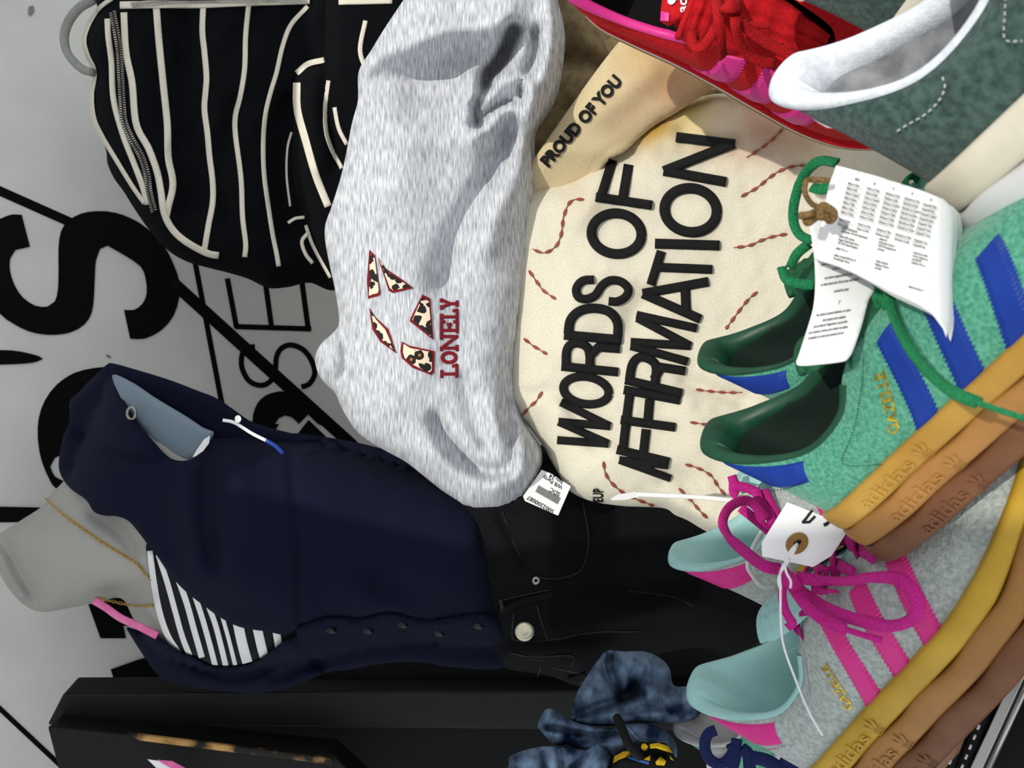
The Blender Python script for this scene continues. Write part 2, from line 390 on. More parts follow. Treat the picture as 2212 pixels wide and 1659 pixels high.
    def patch(s, name, tw4, m, par, off=.09, nu=24, nv=8, zig=0, label=None, edge=True):
        """raised patch between two rails: tw4 = (rail A points, rail B points) in (t, w)"""
        A = spline(tw4[0], n=max(2, nu // (len(tw4[0]) - 1))); B = spline(tw4[1], n=max(2, nu // (len(tw4[1]) - 1)))
        n = min(len(A), len(B)); A, B = A[:n], B[:n]; v = np.linspace(0, 1, nv)
        if zig:
            z = zig * np.where(np.arange(n) % 2 == 0, 1, -1)[:, None]; dd = (B - A); A, B = A - dd * z, B + dd * z
        q = A[:, None] * (1 - v)[None, :, None] + B[:, None] * v[None, :, None]
        t, w = q[..., 0], np.clip(q[..., 1], 0, 1); e = np.full(t.shape, off)
        if edge: e[:, 0] = e[:, -1] = 0.02; e[0] = e[-1] = .02
        return s.grid(name, s.S(t, w) + s.N(t, w) * e[..., None], m, par, label=label, smooth=False)
    def word(s, name, txt, a, b, h, m, par, bold=.02, off=.07, extr=0, curve=0):
        """word along a->b in (t,w); h = em height as a (t,w) vector"""
        v, f = text2d(txt, bold); W_ = v[:, 0].max(); u = v[:, :1] / W_
        q = np.array(a) * (1 - u) + np.array(b) * u + v[:, 1:] * np.array(h)
        t, w = q[:, 0], np.clip(q[:, 1], 0, 1); return mesh(name, s.W(s.S(t, w) + s.N(t, w) * off), f, m, par, smooth=False)
    # ---- sole
    def lay_h(s, x): return s.hl * (1 - .18 * np.clip((x - 6) / 14, 0, 1)) * 3 / s.nl * (1 - .35 * np.clip((x - 22) / 5, 0, 1))
    def sole_pt(s, t, k, v, out=0):
        """point on the side of sole layer k, v from 0 (top) to 1 (bottom)"""
        f = s.L(s.F, t); d = s.L(s.F, np.asarray(t) + .003) - s.L(s.F, np.asarray(t) - .003)
        n = np.stack([d[..., 1], -d[..., 0], 0 * d[..., 0]], -1); n /= np.linalg.norm(n, axis=-1, keepdims=True)
        c = f - np.stack([np.clip(f[..., 0], 4, 22), 0 * f[..., 0], f[..., 2]], -1); n *= np.sign((n * c).sum(-1, keepdims=True))
        h = s.lay_h(f[..., 0]); wave = .10 * np.sin(np.asarray(t) * 75) * (0 < k)
        e = .16 + .12 * k + .30 * np.sqrt(np.maximum(0, 1 - (2 * np.asarray(v) - 1) ** 4)) + out
        p = f + n * e[..., None]; p[..., 2] = p[..., 2] + .12 - (k + v) * h + (wave if 0 < k else 0) * (1 - v)
        return p
    def build_sole(s, par, mats, name='sole_layer'):
        t = np.arange(150) / 150; v = np.array([0, .03, .1, .3, .55, .8, .92, .98, 1.0]); obs = []
        for k, m in enumerate(mats):
            tt, vv = np.meshgrid(t, v, indexing='ij'); p = s.sole_pt(tt, k, vv); nv = len(v); nt = len(t)
            top, bot = p[:, 0].mean(0), p[:, -1].mean(0)
            V = np.vstack([p.reshape(-1, 3), [top], [bot]]); F = [(i * nv + j, ((i + 1) % nt) * nv + j, ((i + 1) % nt) * nv + j + 1, i * nv + j + 1) for i in range(nt) for j in range(nv - 1)]
            F += [(((i + 1) % nt) * nv, i * nv, nt * nv) for i in range(nt)] + [(i * nv + nv - 1, ((i + 1) % nt) * nv + nv - 1, nt * nv + 1) for i in range(nt)]
            obs.append(mesh(name, s.W(V), F, m, par))
        return obs
    def sole_word(s, name, txt, k, t0, t1, v0, v1, m, par, bold=.0):
        v, f = text2d(txt, bold); W_ = v[:, 0].max(); u = v[:, 0] / W_; t = t0 + (t1 - t0) * u; vv = v0 + (v1 - v0) * v[:, 1]
        a = s.sole_pt(t, k, vv, .10); b = s.sole_pt(t, k, vv, -.02); n = len(a)
        F = [tuple(x) for x in f] + [(q, p, p + n, q + n) for p, q in boundary_loops(f)]
        return mesh(name, s.W(np.vstack([a, b])), F, m, par, smooth=False)
    def trefoil(s, k, tc, vc, dt, dv, m, par):
        """three-leaf mark with three bars across"""
        V, F = [], []
        def add(poly):
            o = len(V); t = np.array([tc + dt * p[0] for p in poly]); v = np.array([vc + dv * p[1] for p in poly])
            c = s.sole_pt(np.array([t.mean()]), k, np.array([v.mean()]), .13); V.extend(list(s.sole_pt(t, k, v, .10))); V.extend(list(c)); n = len(poly)
            for i in range(n): F.append((o + i, o + (i + 1) % n, o + n))
        for a, x0, y0_, l in ((-.6, -.48, -.38, .46), (0, 0, -.62, .52), (.6, .48, -.38, .46)):
            add([(x0 + .2 * math.cos(q) * math.cos(a) - l * math.sin(q) * math.sin(a) * -1, y0_ + .2 * math.cos(q) * math.sin(a) + l * math.sin(q) * math.cos(a) * -1) for q in np.linspace(0, 2 * math.pi, 14)[:-1]])
        for i in range(3):
            y0 = .18 + i * .22; add([(-.6, y0), (.6, y0 - .1), (.6, y0), (-.6, y0 + .1)])
        return mesh('trefoil_mark', s.W(np.array(V)), F, m, par, smooth=False)
    # ---- tongue, laces
    def build_tongue(s, par, m, path=((17.6, 4.3), (14.5, 5.2), (11.8, 6.0), (10.0, 6.7), (8.9, 7.2)), hw=(.9, 1.7, 2.2, 2.5, 2.3), th=.5, drop=1.0, quilt=.16):
        pc = spline(np.column_stack([path, hw]), n=8); v = np.linspace(-1, 1, 25); d = np.gradient(pc[:, :2], axis=0); d /= np.linalg.norm(d, axis=1, keepdims=True)
        nx = np.stack([d[:, 1], -d[:, 0]], -1); nx *= np.sign(nx[:, 1:2]); n = len(pc)
        def sheet(o, q):
            P_ = np.zeros((n, len(v), 3)); endr = np.clip((np.arange(n)[::-1]) / 2.5, 0, 1) ** .5
            ed = np.sqrt(np.maximum(0, 1 - np.abs(v) ** 6))
            off = o * ed[None] * (endr[:, None] if o > 0 else 1)
            if q: off = off + q * (np.sin(np.arange(n)[:, None] * .8 + v[None] * 7) * np.sin(np.arange(n)[:, None] * .7 - v[None] * 8)) * ed[None] * (np.arange(n)[:, None] < n - 3)
            P_[..., 0] = pc[:, 0, None] + nx[:, 0, None] * off; P_[..., 1] = pc[:, 2, None] * v[None]; P_[..., 2] = pc[:, 1, None] + nx[:, 1, None] * off - drop * (np.abs(v)[None] ** 2) * (pc[:, 2, None] / 2.8) ** 1.5
            return P_
        a, b = sheet(th, quilt), sheet(0, 0); full = np.concatenate([a, b[:, ::-1]], 1); full = np.concatenate([full, full[:, :1]], 1)
        o = s.grid('tongue', full, m, par); s.tongue_top = (pc, a)
        # stitched binding along the top edge
        e = a[-2] * .5 + b[-2] * .5; tube('tongue_binding', s.W(e), .0028, m, o, n=6)
        return o
    def lace_rows(s, par, m, n=6, t0=.262, t1=.43, hw=.0034, bow=.45):
        for i in range(n):
            t = t0 + (t1 - t0) * i / (n - 1); a = s.S(t, .93) + s.N(t, .93) * .1; b = s.S(1 - t, .93) + s.N(1 - t, .93) * .1
            ai = s.S(t, .86) - s.N(t, .86) * .1; u = np.linspace(0, 1, 13)[:, None]; sh = .5 if i % 2 else -.5
            p = a * (1 - u) + b * u; p[:, 2] += bow * np.sin(u[:, 0] * math.pi) + .25; p[:, 0] += sh * (u[:, 0] - .5)
            p = np.vstack([a - (s.N(t, .93) * .35), p, b - s.N(1 - t, .93) * .35])
            tube('lace', s.W(p), hw * s.k, m, par, n=8, flat=.35, up=s.Rm()[:, 2])
# ------------------------------------------------------------------ materials
mat('wall_paint', (204, 203, 197), .55, (190, 190, 186), 6, 4, bump=.05, bscale=300)
mat('wall_black', (3, 3, 3), .8, spec=.1)
mat('scuff', (120, 120, 118), .8)
mat('floor_dark', (120, 118, 114), .9, (140, 138, 133), 30)
mat('table_black', (10, 10, 11), .7, (16, 16, 17), 60, bump=.1)
mat('black_knit', (5, 6, 9), .95, (9, 10, 14), 900, bump=.25, bscale=1500, sheen=.0, spec=.1)
mat('cream_knit', (205, 196, 178), .9, (228, 222, 206), 900, bump=.4, bscale=1500)
mat('grey_cord', (120, 122, 118), .95, (165, 166, 160), 900, bump=.6, bscale=1200)
mat('steel', (150, 148, 140), .3, metal=1)
mat('heather', (132, 137, 148), .95, (228, 230, 233), 100, 5, coord='UV', stretch=(3.0, .34, 1), contrast=(.26, .68), bump=.35, bscale=900, sheen=.15, spec=.1)
mat('maroon', (110, 14, 28), .9, (130, 22, 36), 800)
mat('cream_fleece', (214, 208, 186), .95, (226, 221, 203), 240, 4, coord='UV', bump=.3, bscale=700, sheen=.1, spec=.1, stretch=(1, 1, 1),
    spots=((1480, 235, 90, (214, 190, 96), .75), (1400, 275, 80, (178, 138, 44), .95), (1660, 255, 120, (182, 128, 104), .8), (1560, 290, 90, (206, 172, 140), .4), (1760, 330, 90, (206, 170, 130), .5), (1250, 440, 60, (200, 180, 150), .35)))
mat('cream_rib', (226, 210, 172), .95, (212, 190, 148), 40, 3, coord='UV', stretch=(4.0, 14, 1), rib=(150, -.45, .55), spec=.1,
    spots=((1470, 150, 130, (196, 140, 105), .8), (1400, 110, 80, (206, 176, 124), .6), (1560, 170, 90, (196, 160, 110), .6), (1350, 260, 70, (196, 160, 125), .45)))
mat('cream_shadowed', (112, 96, 66), .95, (134, 116, 84), 90)  # back of the cream cloth, its shadow put into this tan colour
mat('embroidery', (5, 5, 6), .7, (14, 14, 15), 1600, bump=.6, bscale=1500)
mat('red_thread', (122, 46, 36), .45, (166, 84, 66), 900)
mat('mannequin_skin', (158, 156, 150), .5, (148, 147, 142), 8)
mat('cap_blue', (112, 128, 140), .5)
mat('navy_jersey', (11, 14, 32), .95, (16, 20, 42), 900, bump=.15, bscale=1500, spec=.15)
mat('navy_button', (12, 13, 22), .35)
mat('black_jersey', (9, 9, 11), .9)
mat('white_jersey', (222, 222, 222), .9)
mat('gold', (196, 158, 74), .3, metal=1)
mat('pink_satin', (214, 92, 150), .4, (224, 120, 170), 60)
mat('black_denim', (8, 9, 11), .9, (17, 18, 21), 500, bump=.2, bscale=900, spec=.15)
mat('denim_seam', (62, 62, 62), .9, (26, 26, 27), 300)
mat('silver_button', (214, 208, 182), .35, metal=.6)
mat('blue_denim', (26, 42, 70), .9, (140, 166, 194), 10, 6, coord='UV', stretch=(2.4, 1.6, 1), contrast=(.36, .72), bump=.3, bscale=300, spec=.15)
mat('denim_stitch', (150, 172, 196), .9)
mat('yellow_cloth', (232, 178, 20), .8, (244, 206, 40), 60)
mat('black_cloth', (10, 10, 10), .85)
mat('blue_plastic', (50, 110, 200), .4)
mat('black_wood', (6, 6, 5), .6, (15, 12, 9), 22, 5, stretch=(1, 8, 1), contrast=(.45, .8), bump=.2, bscale=60)
mat('worn_wood', (26, 19, 11), .6, (196, 152, 88), 26, 6, contrast=(.45, .62), bump=.3)
mat('white_paper', (238, 238, 238), .7)
mat('print_ink', (30, 30, 32), .8)
mat('grey_ink', (70, 70, 72), .8)
mat('white_plastic', (226, 226, 224), .35)
mat('kraft', (140, 102, 54), .8)
mat('twine', (92, 70, 40), .95, (140, 112, 68), 900, bump=.6)
mat('white_string', (232, 232, 236), .6)
def leopard(name):
    m = bpy.data.materials.new(name); m.use_nodes = True; nt = m.node_tree; N = nt.nodes; L = nt.links; b = N['Principled BSDF']; b.inputs['Roughness'].default_value = .85
    tc = N.new('ShaderNodeTexCoord'); v = N.new('ShaderNodeTexVoronoi'); v.inputs['Scale'].default_value = 52; L.new(tc.outputs['UV'], v.inputs['Vector'])
    n = N.new('ShaderNodeTexNoise'); n.inputs['Scale'].default_value = 90; L.new(tc.outputs['UV'], n.inputs['Vector'])
    a = N.new('ShaderNodeMath'); a.operation = 'MULTIPLY_ADD'; a.inputs[1].default_value = .5; L.new(n.outputs['Fac'], a.inputs[0]); L.new(v.outputs['Distance'], a.inputs[2])
    r = N.new('ShaderNodeValToRGB'); r.color_ramp.interpolation = 'CONSTANT'; e = r.color_ramp.elements; e[0].color = lin((186, 112, 30)); e[0].position = 0; e[1].position = .40; e[1].color = lin((14, 12, 10))
    k = e.new(.79); k.color = lin((232, 214, 186)); L.new(a.outputs[0], r.inputs['Fac']); L.new(r.outputs[0], b.inputs['Base Color']); MATS[name] = m
leopard('leopard')
# sneaker materials
mat('green_suede', (58, 132, 108), .95, (96, 166, 140), 500, 4, bump=.5, bscale=900, sheen=.25, spec=.1)
mat('green_leather', (22, 66, 46), .42, (26, 74, 52), 60, bump=.05, bscale=300)
mat('green_inside', (10, 30, 22), .8)  # lining darkened: the unlit shoe interior is put into the colour
mat('green_tongue', (20, 84, 52), .55)
mat('green_lace', (20, 104, 62), .9, (34, 132, 82), 900, bump=.6, bscale=900)
mat('royal_blue', (6, 46, 132), .5, (9, 52, 142), 50)
mat('gum_top', (168, 126, 52), .45, (186, 148, 66), 30)
mat('gum_mid', (164, 118, 62), .5, (150, 104, 52), 30)
mat('gum_low', (104, 66, 42), .5, (118, 76, 48), 40, bump=.15, bscale=500)
mat('gum_yellow', (178, 140, 40), .45, (198, 160, 52), 25)
mat('grey_suede', (150, 160, 156), .95, (184, 192, 188), 350, 5, bump=.5, bscale=700, sheen=.25, spec=.1)
mat('mint_leather', (160, 206, 202), .4, (150, 196, 194), 30, bump=.08, bscale=120)
mat('hot_pink', (216, 50, 140), .5, (208, 40, 130), 60)
mat('magenta_lace', (178, 24, 120), .9, (204, 40, 144), 900, bump=.6, bscale=900)
mat('gold_foil', (232, 200, 60), .25, (150, 120, 30), 400, metal=1)
mat('dark_suede', (44, 66, 62), .95, (74, 98, 92), 260, 5, bump=.5, bscale=700, sheen=.3, spec=.1)
mat('white_terry', (214, 220, 228), .95, (232, 236, 242), 300, bump=.25, bscale=900)

mat('inside_grey', (120, 122, 126), .9, (158, 160, 164), 100)  # grey holds the shade inside the white-collared shoes
mat('off_white_sole', (214, 206, 186), .6, (222, 214, 196), 60)
mat('white_rubber', (206, 206, 206), .5)
mat('red_suede', (180, 10, 20), .85, (200, 16, 26), 300, bump=.3, bscale=700)
mat('red_lace', (150, 8, 14), .9, (190, 14, 22), 900, bump=.6, bscale=900)
mat('pink_leather', (232, 60, 150), .4)
mat('black_inside', (8, 7, 8), .9)
mat('white_leather', (206, 204, 202), .5, (190, 188, 188), 40)
mat('mint_green', (96, 176, 146), .6)
mat('navy_lace', (16, 28, 74), .9, (24, 38, 92), 900, bump=.6, bscale=900)
mat('tan_leather', (150, 116, 92), .6)
mat('aluminium', (190, 190, 188), .35, metal=1)
mat('cord_black', (14, 14, 14), .8); mat('cord_white', (220, 220, 220), .8)

# ------------------------------------------------------------------ setting: wall with painted lettering, floor, added shade canopy
WY, WK = 1.42, .14
def wallz(q):
    q = np.atleast_2d(q); dx = -(q[:, 1] - CY) / FPX; dy = VD[1] - (q[:, 0] - CX) / FPX * VU[1]
    return WY / (dy - WK * dx)
def wallpt(x, z): return (x, WY + WK * x, z)
c8 = [wallpt(-2.2, -.02), wallpt(2.2, -.02), wallpt(2.2, 2.6), wallpt(-2.2, 2.6)]
wall = box('wall_back', c8 + [(a, b + .12, c) for a, b, c in c8], 'wall_paint', bevel=0); wall['kind'] = 'structure'
fl = box('floor', [(-2.2, -1.6, 0), (2.2, -1.6, 0), (2.2, 1.72, 0), (-2.2, 1.72, 0), (-2.2, -1.6, -.05), (2.2, -1.6, -.05), (2.2, 1.72, -.05), (-2.2, 1.72, -.05)], 'floor_dark', bevel=0); fl['kind'] = 'structure'
def wdecal(poly, name='painted_letter', m='wall_black', sm=False): return decal(name, poly, wallz, m, wall, .0008, .0008, 22, 'corner')
def wstroke(lines, w, name='painted_letter', curved=False): return stroke(name, lines, w, wallz, 'wall_black', wall, rise=.0008, step=12, curved=curved)
wdecal(zoomed([(600, 1500), (630, 1640), (700, 1640), (780, 1600), (840, 1530), (868, 1440), (870, 1370), (845, 1290), (800, 1200), (740, 1130), (660, 1070), (560, 1030), (470, 1022), (390, 1035), (330, 1070), (295, 1120), (283, 1200), (283, 1300), (280, 1400), (265, 1460), (230, 1485), (170, 1480), (110, 1440), (70, 1380), (48, 1310), (50, 1250), (75, 1210), (145, 1195), (105, 1040), (60, 1038), (0, 1060), (-80, 1110), (-120, 1250), (-100, 1400), (0, 1520), (60, 1565), (140, 1605), (240, 1622), (340, 1610), (410, 1570), (445, 1510), (455, 1430), (460, 1320), (465, 1260), (485, 1205), (520, 1190), (600, 1235), (680, 1290), (705, 1350), (710, 1420), (690, 1470), (650, 1500)], 0, 0, .446))
wstroke([zoomed([(-90, 885), (330, 1072)], 0, 0, .446)], 20, 'painted_line')
wstroke([zoomed([(110, 280), (1500, 1540), (1800, 1830)], 350, 540, .2712)], 26, 'painted_line')
wstroke([zoomed([(245, 0), (470, 1190), (560, 1600)], 350, 540, .2712)], 11.5, 'painted_line')
wstroke([zoomed([(522, 235), (592, 610)], 350, 540, .2712), zoomed([(815, 200), (872, 610)], 350, 540, .2712), zoomed([(1105, 180), (1165, 630)], 350, 540, .2712), zoomed([(592, 610), (1180, 628)], 350, 540, .2712)], 11.5)
wstroke([zoomed([(740, 770), (690, 775), (650, 800), (632, 870), (640, 950), (690, 1040), (760, 1075), (830, 1070), (890, 1010), (905, 930), (910, 860), (935, 800), (980, 765), (1040, 757), (1120, 790), (1180, 860), (1215, 950), (1210, 1010), (1170, 1070), (1110, 1090)], 350, 540, .2712)], 11.5, curved=True)
wdecal(zoomed([(720, 1430), (720, 1365), (725, 1310), (760, 1220), (830, 1155), (940, 1125), (1040, 1140), (1120, 1180), (1240, 1280), (1270, 1400), (1235, 1380), (1165, 1310), (1090, 1385), (1030, 1330), (980, 1318), (930, 1340), (900, 1385), (935, 1385), (900, 1440), (880, 1500)], 350, 540, .2712))
wdecal(zoomed([(1168, 1352), (1080, 1465), (1070, 1520), (1340, 1520)], 350, 540, .2712))
wdecal(zoomed([(600, 215), (560, 218), (480, 225), (380, 250), (290, 310), (230, 390), (198, 480), (193, 580), (210, 690), (250, 790), (290, 845), (400, 900), (420, 860), (330, 805), (280, 780), (257, 730), (280, 685), (320, 668), (450, 640), (660, 420)], 0, 700, .4219))
wdecal(zoomed([(-60, 133), (60, 135), (140, 148), (200, 165), (220, 178), (190, 192), (120, 203), (-60, 210)], 0, 700, .4219), name='painted_mark')
wdecal([(-60, 1093), (120, 1097), (120, 1127), (-60, 1129)], name='painted_line')
wdecal([(185, 1290), (217, 1379), (272, 1379), (266, 1352), (330, 1352), (330, 1290)])
wdecal([(239, 1446), (253, 1491), (360, 1491), (380, 1440), (330, 1418)])
wstroke([[(-60, 1475), (150, 1672)]], 11, 'painted_line')
wdecal([(62, 14), (72, 12), (74, 24), (66, 34), (60, 30)], name='scuff_mark', m='scuff')
wdecal([(228, 765), (238, 768), (240, 774), (232, 772)], name='scuff_mark', m='scuff')

AW = [(-2.2, -1.6), (.22, -1.6), (.13, -.4), (.06, -.1), (.01, .12), (.05, .36), (.9, .46), (2.2, .58), (2.2, 1.4), (-2.2, 1.0)]                                  # unseen canopy added to block the sun, edge cut to set the shade line
if AW:
    n_ = len(AW); V_ = [(p[0], p[1], 2.55) for p in AW] + [(p[0], p[1], 2.58) for p in AW]
    vs_, fs_ = fill(np.array(AW, float), 5.0); F_ = [tuple(f) for f in fs_] + [tuple(f[::-1] + n_) for f in fs_] + [(k, (k + 1) % n_, (k + 1) % n_ + n_, k + n_) for k in range(n_)]
    aw = mesh('shade_canopy', V_, F_, 'white_paper', smooth=False); aw['kind'] = 'structure'

# ------------------------------------------------------------------ black table carrying the shoes
def boxw(name, x0, x1, y0, y1, z0, z1, m, parent=None, bevel=.004):
    return box(name, [(x0, y0, z0), (x1, y0, z0), (x1, y0, z1), (x0, y0, z1), (x0, y1, z0), (x1, y1, z0), (x1, y1, z1), (x0, y1, z1)], m, parent, bevel=bevel)
tbl = thing('display_table', 'black table under the pile of sneakers', 'table', (0, .15, 0))
boxw('table_top', -.75, .8, -.14, .37, .81, .838, 'table_black', tbl)
for x in (-.72, .74):
    for y in (-.11, .34): boxw('table_leg', x - .02, x + .02, y - .02, y + .02, 0, .81, 'table_black', tbl)

rs = thing('display_riser', 'black display block under the dark green sneakers', 'block', (.245, .05, .838))
boxw('riser_block', .15, .34, -.07, .17, .8385, 1.02, 'table_black', rs)
# ------------------------------------------------------------------ striped zip jacket hanging on the wall
K1 = lambda pts: zoomed(pts, 0, 0, .446)
jk = thing('striped_jacket', 'black zip jacket with thin cream stripes hanging against the wall', 'jacket', P(500, 250, 1.05))
jo = K1([(520, -120), (470, 60), (420, 130), (400, 200), (420, 270), (455, 350), (440, 460), (450, 570), (490, 660), (515, 735), (520, 790), (550, 860), (600, 930), (650, 1010), (720, 1110), (810, 1210), (900, 1265), (1000, 1295), (1100, 1320), (1200, 1350), (1300, 1395), (1400, 1390), (1500, 1370), (1640, 1400), (1800, 1200), (1900, 600), (2000, 0), (2000, -180), (1200, -180)])
jf = [(.012, 40, K1([(700, 100), (690, 600), (800, 950)])), (.014, 45, K1([(1090, 60), (1080, 500), (1100, 1100)])), (-.012, 22, K1([(900, 100), (890, 500), (930, 1000)])), (.012, 40, K1([(1250, 300), (1220, 800), (1250, 1200)])), (-.012, 20, K1([(1130, 500), (1080, 800), (1100, 1100)])), (-.014, 22, K1([(1400, 500), (1370, 800), (1400, 1100)])), (-.010, 14, K1([(560, 150), (590, 500), (680, 800)]))]
jr = Relief(jo, 1.06, .055, 70, jf, step=11, noise=((.004, 60, 3),)); jr.build('jacket_body', 'black_knit', jk)
js = K1([(1440, 340), (1560, 280), (1580, 0), (1620, -150), (2000, -150), (1950, 500), (1800, 1000), (1640, 1370), (1540, 1260), (1470, 1050), (1420, 850), (1420, 600)])
sr = Relief(js, 1.0, .04, 45, [(-.012, 12, K1([(1590, 200), (1580, 500), (1640, 800)])), (.01, 25, K1([(1500, 500), (1540, 800)]))], step=11); sr.build('sleeve', 'black_knit', jk)
for w, pts in ((15, [(755, 10), (770, 200), (790, 400), (810, 600), (815, 760), (835, 860), (835, 920), (815, 1000), (805, 1050)]),
               (12.5, [(985, 10), (980, 150), (990, 250), (1000, 370), (995, 450), (990, 530), (1005, 650), (1015, 760), (1030, 880), (1030, 980), (1010, 1090), (990, 1210)]),
               (11, [(1205, 20), (1190, 170), (1185, 330), (1165, 460), (1140, 560), (1140, 650), (1160, 800), (1170, 900), (1175, 1050), (1190, 1180), (1185, 1245)]),
               (10, [(1490, 30), (1410, 120), (1370, 220), (1340, 350), (1310, 450), (1285, 560), (1275, 700), (1280, 850), (1300, 1000), (1320, 1130), (1340, 1230), (1350, 1290)]),
               (5, [(1412, 640), (1392, 720), (1388, 850), (1405, 1000)])):
    stroke('stripe', [K1(pts)], w, jr.depth, 'cream_knit', jk, rise=.0012, curved=True, eps=.001)
for w, pts in ((12, [(1437, 355), (1490, 310), (1570, 290)]), (16, [(1437, 400), (1440, 530), (1480, 680), (1530, 850), (1590, 1000)]), (9, [(1590, 390), (1575, 520), (1580, 640), (1610, 730), (1655, 815)]),
               (9, [(1620, 520), (1640, 620), (1680, 700)]), (10, [(1770, 100), (1745, 250), (1790, 370)]), (12, [(1640, 10), (1760, 8), (1900, 5)]), (7, [(1480, 1090), (1520, 1200), (1600, 1345)]), (7, [(1395, 1080), (1430, 1058), (1475, 1052)]), (8, [(1490, 1130), (1462, 1170), (1480, 1230), (1515, 1275)])):
    stroke('stripe', [K1(pts)], w, sr.depth, 'cream_knit', jk, rise=.0012, curved=True, eps=.001)
zt = stroke('zipper_tape', [K1([(600, 60), (610, 250), (640, 400), (660, 600), (720, 720), (760, 830), (780, 930), (795, 1030), (835, 1110), (900, 1170), (1000, 1225), (1060, 1238)])], 15, jr.depth, 'cream_knit', jk, rise=.003, curved=True)
stroke('zipper_tape', [K1([(520, 90), (525, 180), (540, 300), (550, 480), (595, 650), (645, 780), (690, 900), (715, 990)])], 13, jr.depth, 'cream_knit', jk, rise=.002, curved=True)
def teeth(line, w, surf, par, step=5.2):
    p = spline(line, step=1.0); L = np.concatenate([[0], np.cumsum(np.linalg.norm(np.diff(p, axis=0), axis=1))])
    V, F = [], []
    for i, u in enumerate(np.arange(0, L[-1], step)):
        c = np.array([np.interp(u, L, p[:, 0]), np.interp(u, L, p[:, 1])]); j = min(np.searchsorted(L, u), len(p) - 2); t = p[j + 1] - p[j]; t /= np.linalg.norm(t); n = np.array([-t[1], t[0]])
        for sd in (-1, 1):
            q = np.array([c + n * sd * w * .5 - t * 1.4, c + n * sd * w * .5 + t * 1.4, c + n * sd * w * .08 + t * 1.4, c + n * sd * w * .08 - t * 1.4]) + t * (sd * 1.3)
            z = surf(q); o = len(V); V += list(P(q[:, 0], q[:, 1], z - .0045)) + list(P(q[:, 0], q[:, 1], z - .001)); F += [(o, o + 1, o + 2, o + 3), (o, o + 4, o + 5, o + 1), (o + 1, o + 5, o + 6, o + 2), (o + 2, o + 6, o + 7, o + 3), (o + 3, o + 7, o + 4, o)]
    ob = mesh('zipper_teeth', V, F, 'steel', par, smooth=False); ob['kind'] = 'stuff'; return ob
ZL = K1([(545, 60), (562, 150), (577, 250), (585, 380), (592, 500), (602, 590), (635, 670), (685, 760), (712, 850), (722, 930), (745, 1020)])
stroke('zipper_coil', [ZL], 15, jr.depth, 'black_knit', jk, rise=.0022, curved=True)
teeth(ZL, 15, lambda q: jr.depth(q) - .0015, zt)
stroke('zipper_tape', [K1([(580, 25), (800, 22), (960, 22), (1200, 12), (1500, 2)])], 16, jr.depth, 'cream_knit', jk, rise=.004, curved=True)
teeth(K1([(640, 25), (800, 5), (960, 0), (1200, -2), (1480, -4)]), 13, lambda q: jr.depth(q) - .003, jk)
stroke('piping', [K1([(560, -20), (475, 45), (425, 130), (408, 200), (425, 270), (458, 350), (445, 460), (455, 570), (495, 660), (560, 770), (640, 900), (700, 985)])], 10, jr.depth, 'cream_knit', jk, rise=.004, curved=True)
lp = K1([(450, 0), (385, 38), (335, 100), (312, 170), (320, 240), (350, 290), (400, 335), (450, 352)])
tube('hanging_loop', pxline([(a, b, 1.03 + .02 * math.sin(i / 7 * math.pi)) for i, (a, b) in enumerate(lp)]), .0058, 'grey_cord', jk, n=10)

# ------------------------------------------------------------------ mannequin and what it wears
K5 = lambda pts: zoomed(pts, 0, 700, .4219)
K9 = lambda pts: zoomed(pts, 0, 1120, .3249)
K6 = lambda pts: zoomed(pts, 560, 900, .3617)
mo = [(-14, 1165), (42, 1126), (89, 1095), (108, 1069), (150, 1020), (200, 900), (245, 812), (300, 828), (400, 895), (470, 945), (700, 965), (1000, 1060), (1090, 1150), (1105, 1350), (1080, 1395), (860, 1390), (640, 1430), (480, 1450), (390, 1430), (330, 1400), (290, 1340), (262, 1293), (211, 1302), (150, 1313), (92, 1322), (50, 1305), (12, 1262), (-10, 1210)]
mf = [(.03, 90, [(150, 1200), (260, 1210)]), (-.05, 26, [(-5, 1170), (30, 1215), (60, 1270), (90, 1322)]), (-.022, 22, [(255, 1288), (285, 1270), (330, 1275)]), (-.014, 18, [(205, 1112), (260, 1150), (290, 1190)]), (.012, 26, [(285, 1250), (320, 1215)]), (.05, 130, [(460, 1200), (560, 1240)]), (.03, 90, [(470, 1400), (560, 1430)]), (-.02, 60, [(400, 1330), (560, 1370)])]
mann = thing('mannequin', 'grey headless mannequin torso wearing a navy cardigan and black jeans', 'mannequin', P(500, 1200, .98))
mr_ = Relief(mo, lambda x, y: .98 - .00003 * (x - 500), .10, 120, mf, step=12, efade=30); mr_.build('torso', 'mannequin_skin', mann)
capr = Relief(K5([(575, 262), (680, 300), (800, 380), (950, 470), (1040, 530), (1095, 560), (1040, 640), (985, 700), (880, 705), (770, 600), (690, 490), (630, 400)]), .892, .003, 8, step=10); capr.build('shoulder_cap', 'cap_blue', mann)
tube('cap_ring', pxline([(a, b, .872) for a, b in ellipse(284, 893, 9, 13)]), .0018, 'steel', mann)
